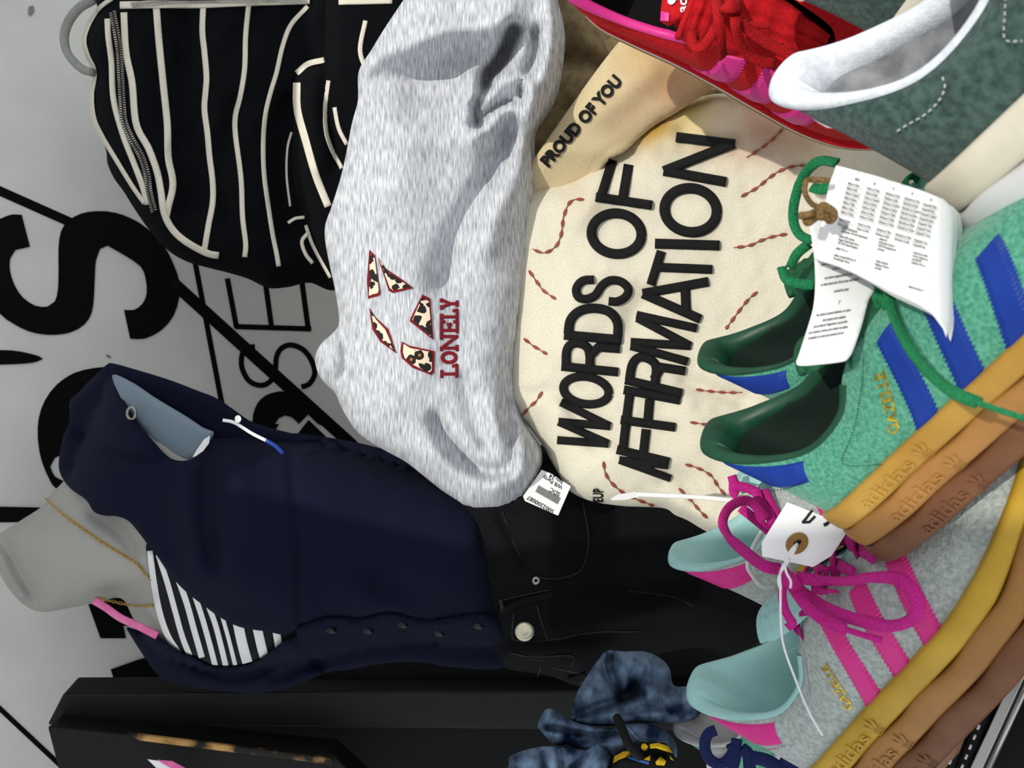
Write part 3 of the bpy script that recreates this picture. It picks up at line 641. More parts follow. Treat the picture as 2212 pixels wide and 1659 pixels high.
# striped tank top
tk = thing('tank_top', 'black and white striped vest top under the navy cardigan', 'top', P(450, 1350, .95))
to = [(316, 1176), (330, 1250), (338, 1302), (354, 1367), (392, 1425), (460, 1460), (560, 1460), (650, 1400), (650, 1330), (520, 1310), (420, 1240), (360, 1180)]
tr_ = Relief(to, lambda x, y: mr_.depth(np.stack([np.ravel(x), np.ravel(y)], -1)).reshape(np.shape(x)) - .006, .002, 10, step=10, shell=.003); tr_.build('top_body', 'black_jersey', tk)
for w, pts in ((13, [(997, 215), (1022, 420), (1060, 620), (1115, 780), (1190, 900)]), (12, [(1052, 240), (1110, 420), (1160, 600), (1210, 780), (1262, 915)]), (13, [(1180, 390), (1240, 560), (1290, 740), (1342, 925)]), (12, [(1295, 510), (1350, 680), (1400, 860), (1432, 985)]), (12, [(1380, 565), (1430, 700), (1470, 850), (1502, 985)]), (9, [(1478, 650), (1520, 800), (1565, 980)]), (22, [(1580, 690), (1610, 830), (1645, 960)]), (20, [(1708, 720), (1740, 860), (1760, 930)]), (16, [(1835, 740), (1855, 860)])):
    stroke('stripe', [K9(pts)], w, tr_.depth, 'white_jersey', tk, rise=.0008, curved=True, eps=.0006)
def msurf(off):
    return lambda x, y: mr_.depth(np.stack([np.ravel(x), np.ravel(y)], -1)).reshape(np.shape(x)) - off
cg = thing('navy_cardigan', 'dark navy sleeveless cardigan buttoned down on the mannequin', 'cardigan', P(700, 1200, .95))
vb = K5([(555, 200), (720, 240), (880, 290), (1010, 340), (1110, 380), (1200, 440), (1280, 495), (1380, 530), (1500, 560), (1640, 590), (1500, 640), (1200, 640), (1085, 575), (1040, 545), (950, 485), (800, 395), (680, 315), (590, 275)])
vbr = Relief(vb, .95, .006, 14, step=10); vbr.build('back_panel', 'navy_jersey', cg)
vf = K5([(560, 203), (480, 270), (400, 350), (355, 400), (355, 500), (320, 590), (300, 720), (320, 790), (370, 850), (440, 900), (480, 960), (530, 980), (600, 985), (660, 1010), (720, 1080), (765, 1140), (800, 1180), (860, 1270), (940, 1360), (1040, 1440), (1140, 1510), (1240, 1555), (1370, 1575), (1450, 1590)]) + K6([(230, 1270), (400, 1210), (600, 1215), (750, 1180), (850, 1190), (1000, 1230), (1150, 1210), (1300, 1190), (1440, 1185), (1420, 1150), (1390, 1000), (1370, 880), (1330, 750), (1330, 600), (1300, 450), (900, 250), (600, 158), (250, 100)]) + K5([(1500, 560), (1380, 535), (1280, 500), (1180, 520), (1085, 575), (1040, 630), (985, 690), (880, 690), (780, 592), (700, 492), (640, 402), (590, 275)])
vff = [(.008, 26, K5([(470, 330), (600, 560), (800, 660), (1000, 690)])), (-.010, 10, K5([(360, 490), (430, 590), (560, 650), (760, 690), (1000, 700)])), (-.016, 24, K5([(1070, 560), (1050, 800), (1060, 1040), (1090, 1220)])), (.010, 30, K5([(1000, 760), (990, 1000), (1020, 1200)])), (-.007, 7, K5([(1485, 680), (1500, 900), (1520, 1200), (1525, 1540)])), (.010, 40, K5([(1200, 700), (1250, 1000), (1200, 1300)])), (.008, 30, K6([(500, 1000), (700, 1120), (900, 1170)])), (-.008, 30, K6([(700, 950), (950, 1120), (1150, 1170)])), (.006, 40, K6([(400, 500), (700, 800), (1100, 950)])), (-.006, 30, K5([(600, 800), (800, 950), (900, 1150)]))]
vfr = Relief(vf, msurf(.016), .008, 16, vff, step=12, shell=.004, noise=((.002, 90, 5),)); vfr.build('front_panel', 'navy_jersey', cg)
wf = K9([(840, 730), (900, 830), (980, 950), (1060, 1050), (1200, 1110), (1350, 1135), (1500, 1150), (1700, 1160), (1850, 1140), (1970, 1110)]) + K6([(400, 1530), (550, 1510), (700, 1480), (850, 1465), (1000, 1470), (1150, 1495), (1450, 1500), (1470, 1350), (1475, 1230), (1450, 1186), (1300, 1175), (1150, 1195), (1000, 1215), (850, 1175), (750, 1165), (600, 1200), (400, 1195), (230, 1255)]) + K9([(1970, 780), (1880, 820), (1780, 900), (1680, 960), (1560, 985), (1400, 980), (1300, 930), (1180, 880), (1080, 810), (1000, 770), (850, 722)])
wff = [(-.006, 6, K6([(230, 1330), (450, 1310), (650, 1330), (850, 1280), (1050, 1340), (1250, 1310), (1440, 1310)])), (.008, 22, K9([(1000, 850), (1200, 1000), (1500, 1060), (1750, 1050), (1960, 940)])), (-.008, 9, K9([(1100, 850), (1350, 1010), (1550, 1060), (1750, 1020), (1900, 900)])), (-.010, 10, K6([(240, 1360), (330, 1450), (400, 1530)])), (-.01, 12, K6([(100, 1560), (250, 1500), (390, 1470)]))]
wfr = Relief(wf, msurf(.020), .010, 14, wff, step=10, shell=.004); wfo = wfr.build('front_panel', 'navy_jersey', cg)
for (a, b) in ((425, 1275), (645, 1278), (852, 1242), (1068, 1292), (1305, 1248)):
    (x, y), = K6([(a, b)])
    br = Relief(ellipse(x, y, 14, 9, .25, 16)[:-1], lambda X, Y, z=float(wfr.depth([(x, y)])[0]): np.full(np.shape(X), z - .0005), .004, 7, step=5); bo = br.build('button', 'navy_button', wfo)
stroke('hem_seam', [K6([(1270, 750), (1310, 900), (1330, 1050), (1350, 1170)])], 2, vfr.depth, 'black_jersey', cg, rise=.0006, curved=True)
stroke('hem_seam', [K6([(1390, 1210), (1385, 1350), (1375, 1495)])], 2, wfr.depth, 'black_jersey', cg, rise=.0006, curved=True)
# hang tags of the cardigan
ht = thing('cardigan_tag', 'small pale blue and white swing tag pinned at the cardigan armhole', 'tag', P(520, 930, .86))
decal('tag_card', K5([(985, 682), (1010, 640), (1045, 590), (1075, 570), (1070, 610), (1040, 650), (1000, 678)]), flatz(.865), 'white_plastic', ht, 0, .001, 8)
stroke('tag_card', [K5([(1140, 492), (1200, 505), (1290, 560), (1370, 600)])], 7, flatz(.862), 'white_paper', ht, rise=.001, curved=True)
stroke('tag_card', [K5([(1360, 595), (1410, 625), (1450, 665)])], 9, flatz(.862), 'royal_blue', ht, rise=.001, curved=True, label='dark blue end of the tag')
decal('tag_bead', ellipse(514, 905, 7, 8, 0, 14)[:-1], flatz(.858), 'white_plastic', ht, 0, .004, 6)
# gold necklace
nk = thing('gold_necklace', 'fine gold chain around the neck of the mannequin', 'necklace', P(250, 1190, .9))
def chain(pts, par):
    p = spline(pts, step=1.); L = np.concatenate([[0], np.cumsum(np.linalg.norm(np.diff(p, axis=0), axis=1))]); V, F = [], []
    for i, u in enumerate(np.arange(0, L[-1], 7.2)):
        c = np.array([np.interp(u, L, p[:, 0]), np.interp(u, L, p[:, 1])]); j = min(np.searchsorted(L, u), len(p) - 2); t = p[j + 1] - p[j]; t /= np.linalg.norm(t); n = np.array([-t[1], t[0]])
        z = float(mr_.depth([c])[0]) - .003; k = 10; o = len(V); fl_ = .9 if i % 2 else .4
        for q in range(k):
            a = 2 * math.pi * q / k; pc = c + t * 5.4 * math.cos(a) + n * 3.2 * fl_ * math.sin(a); d2 = t * math.cos(a) + n * math.sin(a)
            for s_ in range(4):
                b = 2 * math.pi * s_ / 4; pp = pc + d2 * 1.1 * math.cos(b); V.append(P(pp[0], pp[1], z - .0008 * math.sin(b) - (.0015 * math.sin(a) if i % 2 == 0 else 0)))
        F += [(o + q * 4 + s_, o + ((q + 1) % k) * 4 + s_, o + ((q + 1) % k) * 4 + (s_ + 1) % 4, o + q * 4 + (s_ + 1) % 4) for q in range(k) for s_ in range(4)]
    ch_ = mesh('chain', V, F, 'gold', par); ch_['kind'] = 'stuff'; return ch_
chain(K5([(240, 900), (330, 980), (430, 1050), (530, 1120), (610, 1170), (690, 1220), (740, 1275), (775, 1310)]), nk)
chain(K5([(500, 1400), (580, 1420), (650, 1435), (720, 1443), (790, 1440)]), nk)
# pink strap
ps = thing('pink_strap', 'pink satin shoulder strap beside the mannequin neck', 'strap', P(270, 1320, .95))
tube('strap', pxline([(K9([p])[0][0], K9([p])[0][1], .90) for p in ((625, 545), (700, 590), (800, 660), (920, 715), (1045, 780))]), [.0045] * 0 or .0048, 'pink_satin', ps, n=8, flat=.3)
# black jeans
jn = thing('black_jeans', 'black denim jeans with a pale metal waist button on the mannequin', 'jeans', P(1300, 1300, .95))
K4 = lambda pts: zoomed(pts, 900, 960, .4214)
jno = [(960, 1080), (1090, 980), (1290, 960), (1480, 1030), (1600, 1150), (1720, 1260), (1740, 1420), (1640, 1440), (1520, 1400), (1400, 1420), (1290, 1470), (1250, 1482), (1180, 1458), (1088, 1442), (1060, 1400), (1000, 1330), (960, 1200)]
jnf = [(-.010, 8, K4([(420, 350), (500, 500), (550, 620)])), (.012, 20, K4([(480, 1080), (620, 1060)])), (-.01, 12, K4([(480, 1010), (750, 1000), (1000, 965)])), (-.014, 16, K4([(700, 1150), (800, 1180), (860, 1230)])), (.01, 20, K4([(1000, 900), (1200, 850), (1400, 820)])), (-.012, 24, K4([(900, 700), (1100, 760), (1400, 700)]))]
jnr = Relief(jno, lambda x, y: .960 + .085 * np.clip((x - 1190) / 140, 0, 1), .10, 100, jnf, step=12, noise=((.003, 70, 8),)); jnb = jnr.build('jeans_body', 'black_denim', jn)
for w, pts in ((2.5, [(440, 345), (480, 460), (550, 620)]), (2.5, [(850, 290), (875, 420), (880, 520), (850, 630), (800, 670), (700, 690), (620, 680)]), (2.5, [(430, 800), (560, 770), (720, 740)]), (2.5, [(615, 820), (640, 910), (670, 1000)]), (2.5, [(500, 860), (490, 960), (510, 1005), (670, 1005), (900, 965), (1130, 960)]), (2.5, [(480, 1070), (600, 1090), (795, 1085), (790, 1140)]), (2, [(560, 1100), (680, 1110)]), (2.5, [(620, 1190), (640, 1130)]), (2.5, [(690, 1145), (860, 1185), (830, 1230)]), (2, [(1080, 750), (1300, 780), (1420, 830)])):
    stroke('seam', [K4(pts)], w, jnr.depth, 'denim_seam', jnb, rise=.0012, curved=True)
stroke('belt_loop', [K4([(425, 855), (560, 800), (720, 760)])], 14, jnr.depth, 'black_denim', jn, rise=.006)
stroke('belt_loop', [K4([(430, 800), (440, 855)])], 8, jnr.depth, 'denim_seam', jn, rise=.006)
stroke('belt_loop', [K4([(790, 1210), (860, 1190)])], 18, jnr.depth, 'black_denim', jn, rise=.006)
(bx, by), = K4([(553, 960)])
btr = Relief(ellipse(bx, by, 21, 21, 0, 24)[:-1], float(jnr.depth([(bx, by)])[0]) - .004, .003, 10, [(-.001, 4, ellipse(bx, by, 12, 12, 0, 12))], step=4); btr.build('waist_button', 'silver_button', jn)
tube('rivet', pxline([(x, y, float(jnr.depth([(x, y)])[0]) - .003) for x, y in ellipse(1158, 1254, 6, 6, 0, 12)], 3), .0022, 'steel', jn, n=6)
# barcode label
bl = thing('barcode_label', 'white barcode label hanging between the two sweatshirts', 'label', P(1180, 1070, .84))
bq = K4([(640, 130), (690, 150), (790, 215), (725, 365), (600, 310), (555, 290), (545, 265), (600, 190)])
lc = decal('label_card', bq, flatz(.845), 'white_paper', bl, 0, .0008, 14)
def bsurf(q): return flatz(.8439)(q)
ex, ey = np.array([-.868, -.497]), np.array([-.44, .90]);
o0 = np.array(K4([(720, 330)])[0])
bars = [[tuple(o0 + ex * (4 + i * 2.15) - ey * 9), tuple(o0 + ex * (4 + i * 2.15) - ey * 24)] for i in range(26)]
bc_ = stroke('barcode', bars, 1.15, bsurf, 'print_ink', lc, rise=.0001, step=20, eps=.0002); bc_['kind'] = 'stuff'
for s_, px_, sz in (('5002200087', (706, 338), 13), ('SDC', (738, 250), 13), ('WB Party', (750, 214), 12), ('Jan-24', (752, 188), 13)):
    words('label_print', s_, K4([px_])[0], tuple(ex * sz), tuple(-ey * sz * -1), bsurf, 'print_ink', lc, .01, .0003, .0001)

# ------------------------------------------------------------------ grey sweatshirt
K2 = lambda pts: zoomed(pts, 640, 0, .3858)
K8 = lambda pts: zoomed(pts, 640, 480, .3858)
gs = thing('grey_sweatshirt', 'heather grey sweatshirt with leopard print star patches and maroon lettering', 'sweatshirt', P(950, 550, .86))
go_ = K2([(560, -260), (640, -60), (600, 0), (500, 150), (420, 280), (350, 400), (345, 560), (310, 700), (260, 950), (200, 1150), (165, 1250), (160, 1330), (180, 1450), (220, 1640)]) + K8([(240, 560), (200, 625), (140, 680), (105, 760), (125, 850), (170, 910), (220, 960), (260, 1050), (330, 1160), (400, 1220), (500, 1280), (610, 1340), (700, 1410), (800, 1490), (880, 1550), (960, 1600), (1060, 1615), (1150, 1605), (1250, 1560), (1320, 1490), (1370, 1380), (1375, 1280), (1340, 1210), (1290, 1140), (1250, 1050), (1235, 940), (1235, 800), (1250, 600), (1270, 450), (1290, 300), (1310, 150), (1320, 0)]) + K2([(1345, 1080), (1350, 980), (1335, 850), (1345, 740), (1400, 650), (1450, 560), (1480, 450), (1505, 240), (1490, 100), (1465, 0), (1440, -260)])
gf = [(-.10, 16, K2([(1215, 170), (1150, 330), (1080, 420), (1060, 470)])), (-.05, 11, K2([(1040, 520), (1005, 600), (1010, 690)])), (.03, 22, K2([(1000, 470), (990, 560), (960, 640)])),
      (.045, 26, K2([(1440, 40), (1430, 250), (1390, 420), (1350, 560), (1330, 680)])), (-.03, 14, K2([(1340, 180), (1330, 320), (1290, 400)])), (.035, 15, K2([(1300, 470), (1310, 560), (1280, 650)])), (-.02, 7, K2([(1255, 470), (1265, 560), (1275, 640)])), (.025, 20, K2([(1060, 520), (1130, 470), (1230, 440)])), (.02, 16, K2([(1010, 760), (1090, 720), (1150, 640), (1220, 600)])), (-.02, 8, K2([(1060, 640), (1130, 590), (1200, 570)])),
      (.04, 46, K2([(440, 300), (700, 220), (900, 170), (1150, 110)])), (-.02, 30, K2([(870, 30), (980, 50), (1060, 20)])), (-.035, 46, K2([(480, 440), (650, 420), (850, 350), (950, 300)])), (-.02, 40, K2([(700, 560), (820, 560), (920, 520)])), (.016, 40, K2([(380, 620), (560, 740), (760, 770), (960, 780)])),
      (-.026, 26, K2([(1200, 720), (1120, 920), (980, 1150), (880, 1340), (820, 1560)])), (.016, 30, K2([(1280, 760), (1240, 960), (1130, 1180), (1050, 1400)])), (-.01, 14, K2([(1180, 760), (1080, 900), (1060, 980)])),
      (.014, 70, K2([(600, 900), (520, 1200), (560, 1500)])), (-.009, 30, K2([(400, 640), (420, 800), (380, 1000)])),
      (-.030, 17, K8([(780, 1100), (830, 1200), (960, 1340), (1080, 1400), (1180, 1390)])), (.022, 22, K8([(1260, 1280), (1240, 1400), (1120, 1480)])), (.014, 26, K8([(760, 1300), (880, 1400), (1000, 1480)])), (-.022, 12, K8([(1215, 1330), (1200, 1150), (1195, 950), (1215, 700)])), (-.012, 18, K8([(940, 900), (1000, 1100), (1060, 1250)])), (.012, 20, K8([(1100, 1000), (1130, 1200)])),
      (-.02, 14, K8([(255, 560), (275, 700), (265, 860)])), (.012, 40, K8([(500, 1000), (600, 1150), (760, 1330)])), (.012, 60, K8([(650, 300), (700, 600), (650, 800)]))]
gr = Relief(go_, lambda x, y: .88 - .00004 * (x - 900) + .00003 * (y - 600), .075, 95, gf, step=9, noise=((.003, 110, 21),), efade=22, back=.3); gr.build('sweatshirt_body', 'heather', gs)
for outer in ([(408, 155), (440, 185), (470, 400), (462, 412), (402, 428), (395, 330)], [(457, 200), (500, 260), (590, 320), (655, 370), (540, 397), (518, 385)], [(705, 405), (750, 428), (768, 660), (635, 555), (640, 535)], [(408, 480), (440, 530), (515, 600), (560, 735), (470, 670), (425, 600)], [(590, 668), (630, 690), (775, 722), (772, 840), (755, 856), (650, 815), (590, 760), (582, 720)]):
    c = np.mean(outer, 0); inner = [tuple(c + (np.array(p) - c) * (1 - 17 / max(30, np.linalg.norm(np.array(p) - c)))) for p in outer]
    po = decal('star_patch', K8(outer), gr.depth, 'maroon', gs, .0006, .001, 7)
    o2 = decal('leopard_panel', K8(inner), gr.depth, 'leopard', gs, .0012, .0012, 7); o2.parent = po; o2.location = -Vector(po.location)
def slab(lines, w=7.5, serif=14):
    out = list(lines); return out
LX = lambda t, h: (810 + h * 92 + 0, 868 - t)        # LONELY: baseline at right (h=1), cap line at left (h=0); t runs up the image
def lone(strokes, w=9): stroke('letter', [[tuple(K8([(900 - (1 - b) * 88 - (1 - (868 - a) / 440) * -0 - 0, a)])[0]) for a, b in s_] for s_ in strokes], w * .78, gr.depth, 'maroon', gs, rise=.0012, step=6, curved=False)
# each letter: points (zoom y, height 0 = top of letter .. 1 = baseline)
lone([[(850, 0.02), (850, .98)], [(868, .02), (832, .02)], [(868, .98), (800, .98)], [(800, .98), (806, .72)]])
stroke('letter', [K8(ellipse(855, 758, 38, 27, 0, 22))], 8, gr.depth, 'maroon', gs, rise=.0012, curved=True)
lone([[(705, 1), (705, 0), (640, 1), (640, 0)], [(718, 1), (690, 1)], [(718, 0), (700, 0)], [(655, 0), (626, 0)]])
lone([[(606, 0), (606, 1)], [(618, 0), (555, 0)], [(618, 1), (555, 1)], [(606, .5), (572, .5)], [(555, 0), (558, .2)], [(555, 1), (558, .8)], [(572, .38), (572, .62)]])
lone([[(530, 0), (530, 1)], [(545, 0), (515, 0)], [(545, 1), (492, 1)], [(492, 1), (496, .75)]])
lone([[(478, 0), (456, .55), (434, 0)], [(456, .5), (456, 1)], [(486, 0), (468, 0)], [(444, 0), (430, 0)], [(470, 1), (442, 1)]])

# ------------------------------------------------------------------ cream sweatshirt
K3 = lambda pts: zoomed(pts, 1200, 0, .3376)
K7 = lambda pts: zoomed(pts, 1100, 480, .3858)
cs = thing('cream_sweatshirt', 'cream tie-dye sweatshirt with big black embroidered lettering under the sneakers', 'sweatshirt', P(1450, 650, .82))
cbase = lambda x, y: .89 - .00013 * (x - 1130) + .00002 * (y - 600)
lr = Relief([(1120, 330), (1170, 200), (1190, 40), (1190, -120), (1800, -120), (1800, 330), (1600, 360), (1300, 400)], lambda x, y: .93 + 0 * x, .03, 60, [(.02, 30, K3([(150, 150), (250, 350), (150, 600)])), (-.02, 20, K3([(60, 380), (250, 420), (350, 500)])), (.03, 40, [(1590, 190), (1680, 170)])], step=14); lr.build('inner_layer', 'cream_shadowed', cs)
co = [(1095, 440), (1130, 400), (1230, 370), (1320, 320), (1400, 262), (1470, 225), (1530, 205), (1570, 203), (1610, 212), (1680, 205), (1800, 220), (1980, 290), (2000, 480), (1880, 640), (1760, 850), (1740, 1000), (1690, 1130), (1600, 1180), (1530, 1150)] + K7([(1000, 1670), (930, 1640), (860, 1600), (650, 1590), (500, 1570), (400, 1540), (310, 1480), (250, 1380), (200, 1270), (120, 1160), (40, 1070), (-20, 950), (-20, 500)])
cf = [(.012, 36, K3([(160, 1400), (220, 1260), (280, 1180)])), (-.008, 20, K3([(330, 1180), (400, 1060), (480, 980)])), (.018, 60, K3([(600, 800), (800, 650), (1000, 640)])), (-.010, 24, K3([(820, 820), (950, 720), (1100, 740)])), (.014, 50, [(1620, 240), (1720, 290)]), (-.010, 30, K7([(700, 560), (720, 480), (800, 420)])), (-.008, 16, K7([(900, 1390), (980, 1440), (1060, 1560)])), (.010, 26, K7([(560, 1300), (700, 1340), (900, 1380)])), (-.006, 16, K7([(100, 960), (300, 980), (500, 1290)])), (-.008, 18, K7([(1000, 900), (1150, 950), (1300, 1000)])), (.01, 40, K7([(1000, 1050), (1100, 1150)])), (-.008, 26, [(1440, 1040), (1500, 1075), (1560, 1100)]), (.008, 60, K7([(300, 700), (400, 400)])), (.014, 40, [(1450, 1085), (1560, 1125)])]
cr = Relief(co, cbase, .06, 80, cf, step=9, noise=((.0025, 120, 31), (.0012, 50, 32)), back=.4); cr.build('sweatshirt_body', 'cream_fleece', cs)
fo = [(1118, 420), (1140, 365), (1180, 305), (1236, 225), (1290, 150), (1336, 92), (1362, 74), (1420, 70), (1560, 110), (1640, 160), (1600, 168)] + K3([(1050, 530), (980, 590), (880, 650), (760, 730), (640, 800), (540, 880), (440, 970), (340, 1025), (240, 1150), (120, 1260), (-20, 1330), (-160, 1340)])
ff_ = [(.012, 40, K3([(300, 700), (600, 450)])), (-.005, 12, K3([(940, 420), (1020, 500), (1080, 560)])), (-.012, 70, K3([(-60, 1240), (150, 1160), (300, 1060)]))]
fr = Relief(fo, lambda x, y: cbase(x, y) - .060 + .028 * np.clip((np.asarray(y) - 330) / 100, 0, 1.3), .016, 40, ff_, step=9, back=1.6); fr.build('sleeve_cuff', 'cream_rib', cs, label='ribbed tan and pink dyed cuff with small black lettering')
csurf = lambda q: np.minimum(cr.depth(q), np.where(inside(np.atleast_2d(q), fr.out), fr.depth(q), 9))
def cl(lines, curved=False, w=21): stroke('letter', lines, w, csurf, 'embroidery', cs, rise=.0045, step=6, curved=curved)
cl([K7([(278, 1221), (545, 1240)]), K7([(545, 1236), (285, 1121)]), K7([(285, 1118), (555, 1142)]), K7([(555, 1138), (297, 1012)])], w=18)
cl([K7(ellipse(430, 942, 128, 76, .16))], True, 19)
cl([K7([(303, 808), (598, 838)]), K7([(455, 745), (500, 700), (608, 708)])], w=20); cl([K7([(318, 805), (322, 720), (350, 682), (400, 680), (440, 706), (452, 760), (448, 815)])], True, 20)
cl([K7([(318, 632), (618, 658)])]); cl([K7([(330, 625), (345, 545), (400, 495), (480, 482), (560, 502), (606, 560), (608, 645)])], True)
cl([K7([(475, 322), (412, 328), (376, 370), (386, 418), (430, 430), (482, 408), (522, 352), (572, 325), (632, 336), (668, 378), (650, 420), (604, 444), (556, 442)])], True, 19)
cl([K3(ellipse(390, 1495, 160, 130, .1))], True, 22)
cl([K3([(270, 1262), (605, 1312)]), K3([(295, 1250), (362, 1035)]), K3([(430, 1270), (465, 1065)])], w=21)
cl([K7([(895, 1432), (625, 1335)]), K7([(625, 1332), (882, 1362)]), K7([(775, 1352), (790, 1395)])], w=17)
cl([K7([(613, 1275), (885, 1340)]), K7([(636, 1275), (652, 1140)]), K7([(750, 1300), (765, 1170)])], w=20)
cl([K7([(635, 1108), (918, 1147)]), K7([(655, 1108), (672, 978)]), K7([(775, 1120), (785, 1002)])], w=20)
cl([K7([(652, 940), (945, 995)])], w=20)
cl([K7([(660, 885), (957, 955)]), K7([(815, 870), (850, 812), (975, 832)])], w=20); cl([K7([(672, 885), (690, 795), (730, 757), (790, 770), (822, 812), (815, 910)])], True, 20)
cl([K7([(990, 778), (690, 695)]), K7([(690, 672), (1005, 692)]), K7([(1005, 688), (725, 540)]), K7([(722, 522), (1040, 592)])], w=19)
cl([K7([(1060, 538), (758, 405)]), K7([(758, 398), (1103, 335)]), K7([(985, 375), (990, 490)])], w=21)
cl([K7([(796, 340), (848, 172)]), K7([(825, 252), (1125, 264)])], w=20)
cl([K7([(828, 120), (1165, 130)])], w=22)
cl([K3(ellipse(865, 1345, 168, 140, .15))], True, 23)
cl([K3([(1078, 1162), (705, 1095)]), K3([(705, 1090), (1130, 922)]), K3([(1135, 922), (785, 878)])], w=22)
v0, v1 = np.array((1184., 363.)), np.array((1345., 176.)); ev = (v1 - v0); ln_ = np.linalg.norm(ev); ev /= ln_; en = np.array([ev[1], -ev[0]]); en = en if en[0] < 0 else -en
tx = text2d('PROUD OF YOU', .05)[0][:, 0].max()
words('lettering', 'PROUD OF YOU', v0, ev * ln_ / tx, en * 36, lambda q: fr.depth(q), 'embroidery', cs, .05, .0005, .002, 8)
words('lettering', 'EUP', (1302, 1086), (0, -17.5), (-30, 0), cr.depth, 'embroidery', cs, .03, .0005, .002, 8)
ST = [[(1706, 257), (1678, 292), (1650, 316), (1613, 340)], [(1743, 358), (1723, 358), (1690, 366), (1662, 383), (1635, 405), (1600, 425)], [(1700, 505), (1669, 511), (1642, 520), (1619, 530), (1585, 535)], [(1261, 430), (1237, 432), (1225, 446), (1216, 473), (1213, 500), (1205, 525), (1193, 538), (1173, 546), (1150, 538)], [(1142, 584), (1158, 607), (1173, 627), (1200, 646)], [(1131, 731), (1150, 746), (1181, 765)], [(1171, 846), (1158, 866), (1142, 881), (1127, 899)], [(1636, 630), (1617, 646), (1598, 669), (1578, 696), (1567, 711)], [(1503, 841), (1532, 845), (1571, 848), (1603, 848)], [(1490, 912), (1517, 916), (1540, 920)], [(1480, 1003), (1509, 1012), (1536, 1028), (1551, 1051), (1567, 1070)], [(1466, 1055), (1490, 1078), (1509, 1101), (1528, 1120)], [(1303, 997), (1308, 1024), (1324, 1047), (1351, 1068), (1378, 1080), (1412, 1093)]]
for ln in ST:
    p = spline(ln, step=2.); L = np.concatenate([[0], np.cumsum(np.linalg.norm(np.diff(p, axis=0), axis=1))]); beads = []
    f_ = lambda u: (float(np.interp(u, L, p[:, 0])), float(np.interp(u, L, p[:, 1])))
    for u in np.arange(0, L[-1] - 6, 24): beads.append([f_(u), f_(min(u + 9, L[-1])), f_(min(u + 17, L[-1]))])
    stroke('running_stitch', beads, 7, csurf, 'red_thread', cs, rise=.0022, step=2.5, curved=True, taper=True)
    stroke('stitch_thread', [ln], 2, csurf, 'red_thread', cs, rise=.0008, curved=True)

# ------------------------------------------------------------------ blue jeans heap and patterned cloth
K0 = lambda pts: zoomed(pts, 1080, 1400, .2441)
dj = thing('blue_jeans', 'faded blue denim jeans crumpled on the black table', 'jeans', P(1350, 1550, .8))
d1 = Relief(K0([(950, 20), (1100, 30), (1280, 30), (1420, 90), (1500, 180), (1540, 330), (1690, 350), (1800, 500), (1700, 640), (1480, 660), (1250, 668), (1050, 690), (800, 685), (640, 640), (630, 570), (680, 400), (780, 230), (880, 90)]), .79, .05, 40, [(-.05, 14, K0([(970, 60), (1000, 250), (1090, 420), (1180, 330)])), (-.05, 16, K0([(690, 590), (850, 520), (1050, 460), (1200, 400)])), (.02, 20, K0([(1150, 110), (1300, 210), (1400, 140)])), (-.03, 18, K0([(1200, 260), (1400, 260), (1500, 330)])), (.012, 12, K0([(720, 420), (850, 350), (960, 330)])), (-.012, 7, K0([(900, 90), (950, 250), (1040, 390)])), (-.02, 12, K0([(1100, 560), (1400, 520), (1650, 540)]))], step=7, noise=((.004, 40, 41),)); d1.build('leg', 'blue_denim', dj)
d2 = Relief(K0([(400, 550), (460, 540), (560, 600), (650, 650), (850, 695), (1030, 700), (1100, 660), (1300, 660), (1480, 740), (1560, 860), (1540, 980), (1300, 900), (1100, 940), (1000, 1010), (900, 920), (700, 890), (600, 860), (480, 850), (350, 720), (340, 660)]), .77, .035, 26, [(-.03, 8, K0([(420, 700), (560, 720), (800, 760), (1000, 740)])), (.012, 9, K0([(600, 660), (850, 720), (1020, 720)])), (-.02, 8, K0([(600, 760), (600, 860)])), (-.02, 10, K0([(720, 870), (900, 800), (1060, 740)]))], step=6, noise=((.003, 26, 42),)); d2.build('leg', 'blue_denim', dj)
d3 = Relief(K0([(90, 960), (200, 910), (380, 870), (600, 870), (760, 900), (870, 840), (990, 960), (980, 1061), (960, 1200), (80, 1200), (78, 1040)]), .75, .035, 30, [(-.02, 6, K0([(380, 880), (375, 1000), (390, 1061)])), (-.018, 7, K0([(520, 880), (540, 1061)])), (-.025, 9, K0([(640, 1061), (760, 960), (880, 860)])), (.01, 14, K0([(820, 1000), (920, 920)]))], step=6, noise=((.003, 26, 43),)); d3.build('waistband', 'blue_denim', dj)
for sf, pts in ((d1, [(905, 100), (945, 240), (1010, 350), (1070, 400)]), (d3, [(525, 900), (545, 1061)]), (d2, [(1130, 700), (1250, 820), (1480, 830)])):
    stroke('seam', [K0(pts)], 2.4, sf.depth, 'denim_stitch', dj, rise=.001, curved=True)
yc = thing('patterned_cloth', 'yellow and black patterned cloth with blue edge beside the white sneaker', 'cloth', P(1420, 1630, .73))
yr = Relief(K0([(1150, 900), (1250, 838), (1400, 830), (1500, 870), (1550, 960), (1575, 1010), (1500, 1140), (1000, 1140), (990, 1010), (1080, 930)]), .73, .02, 22, [(-.015, 8, K0([(1150, 950), (1300, 920), (1450, 950)]))], step=6); yr.build('cloth_body', 'black_cloth', yc)
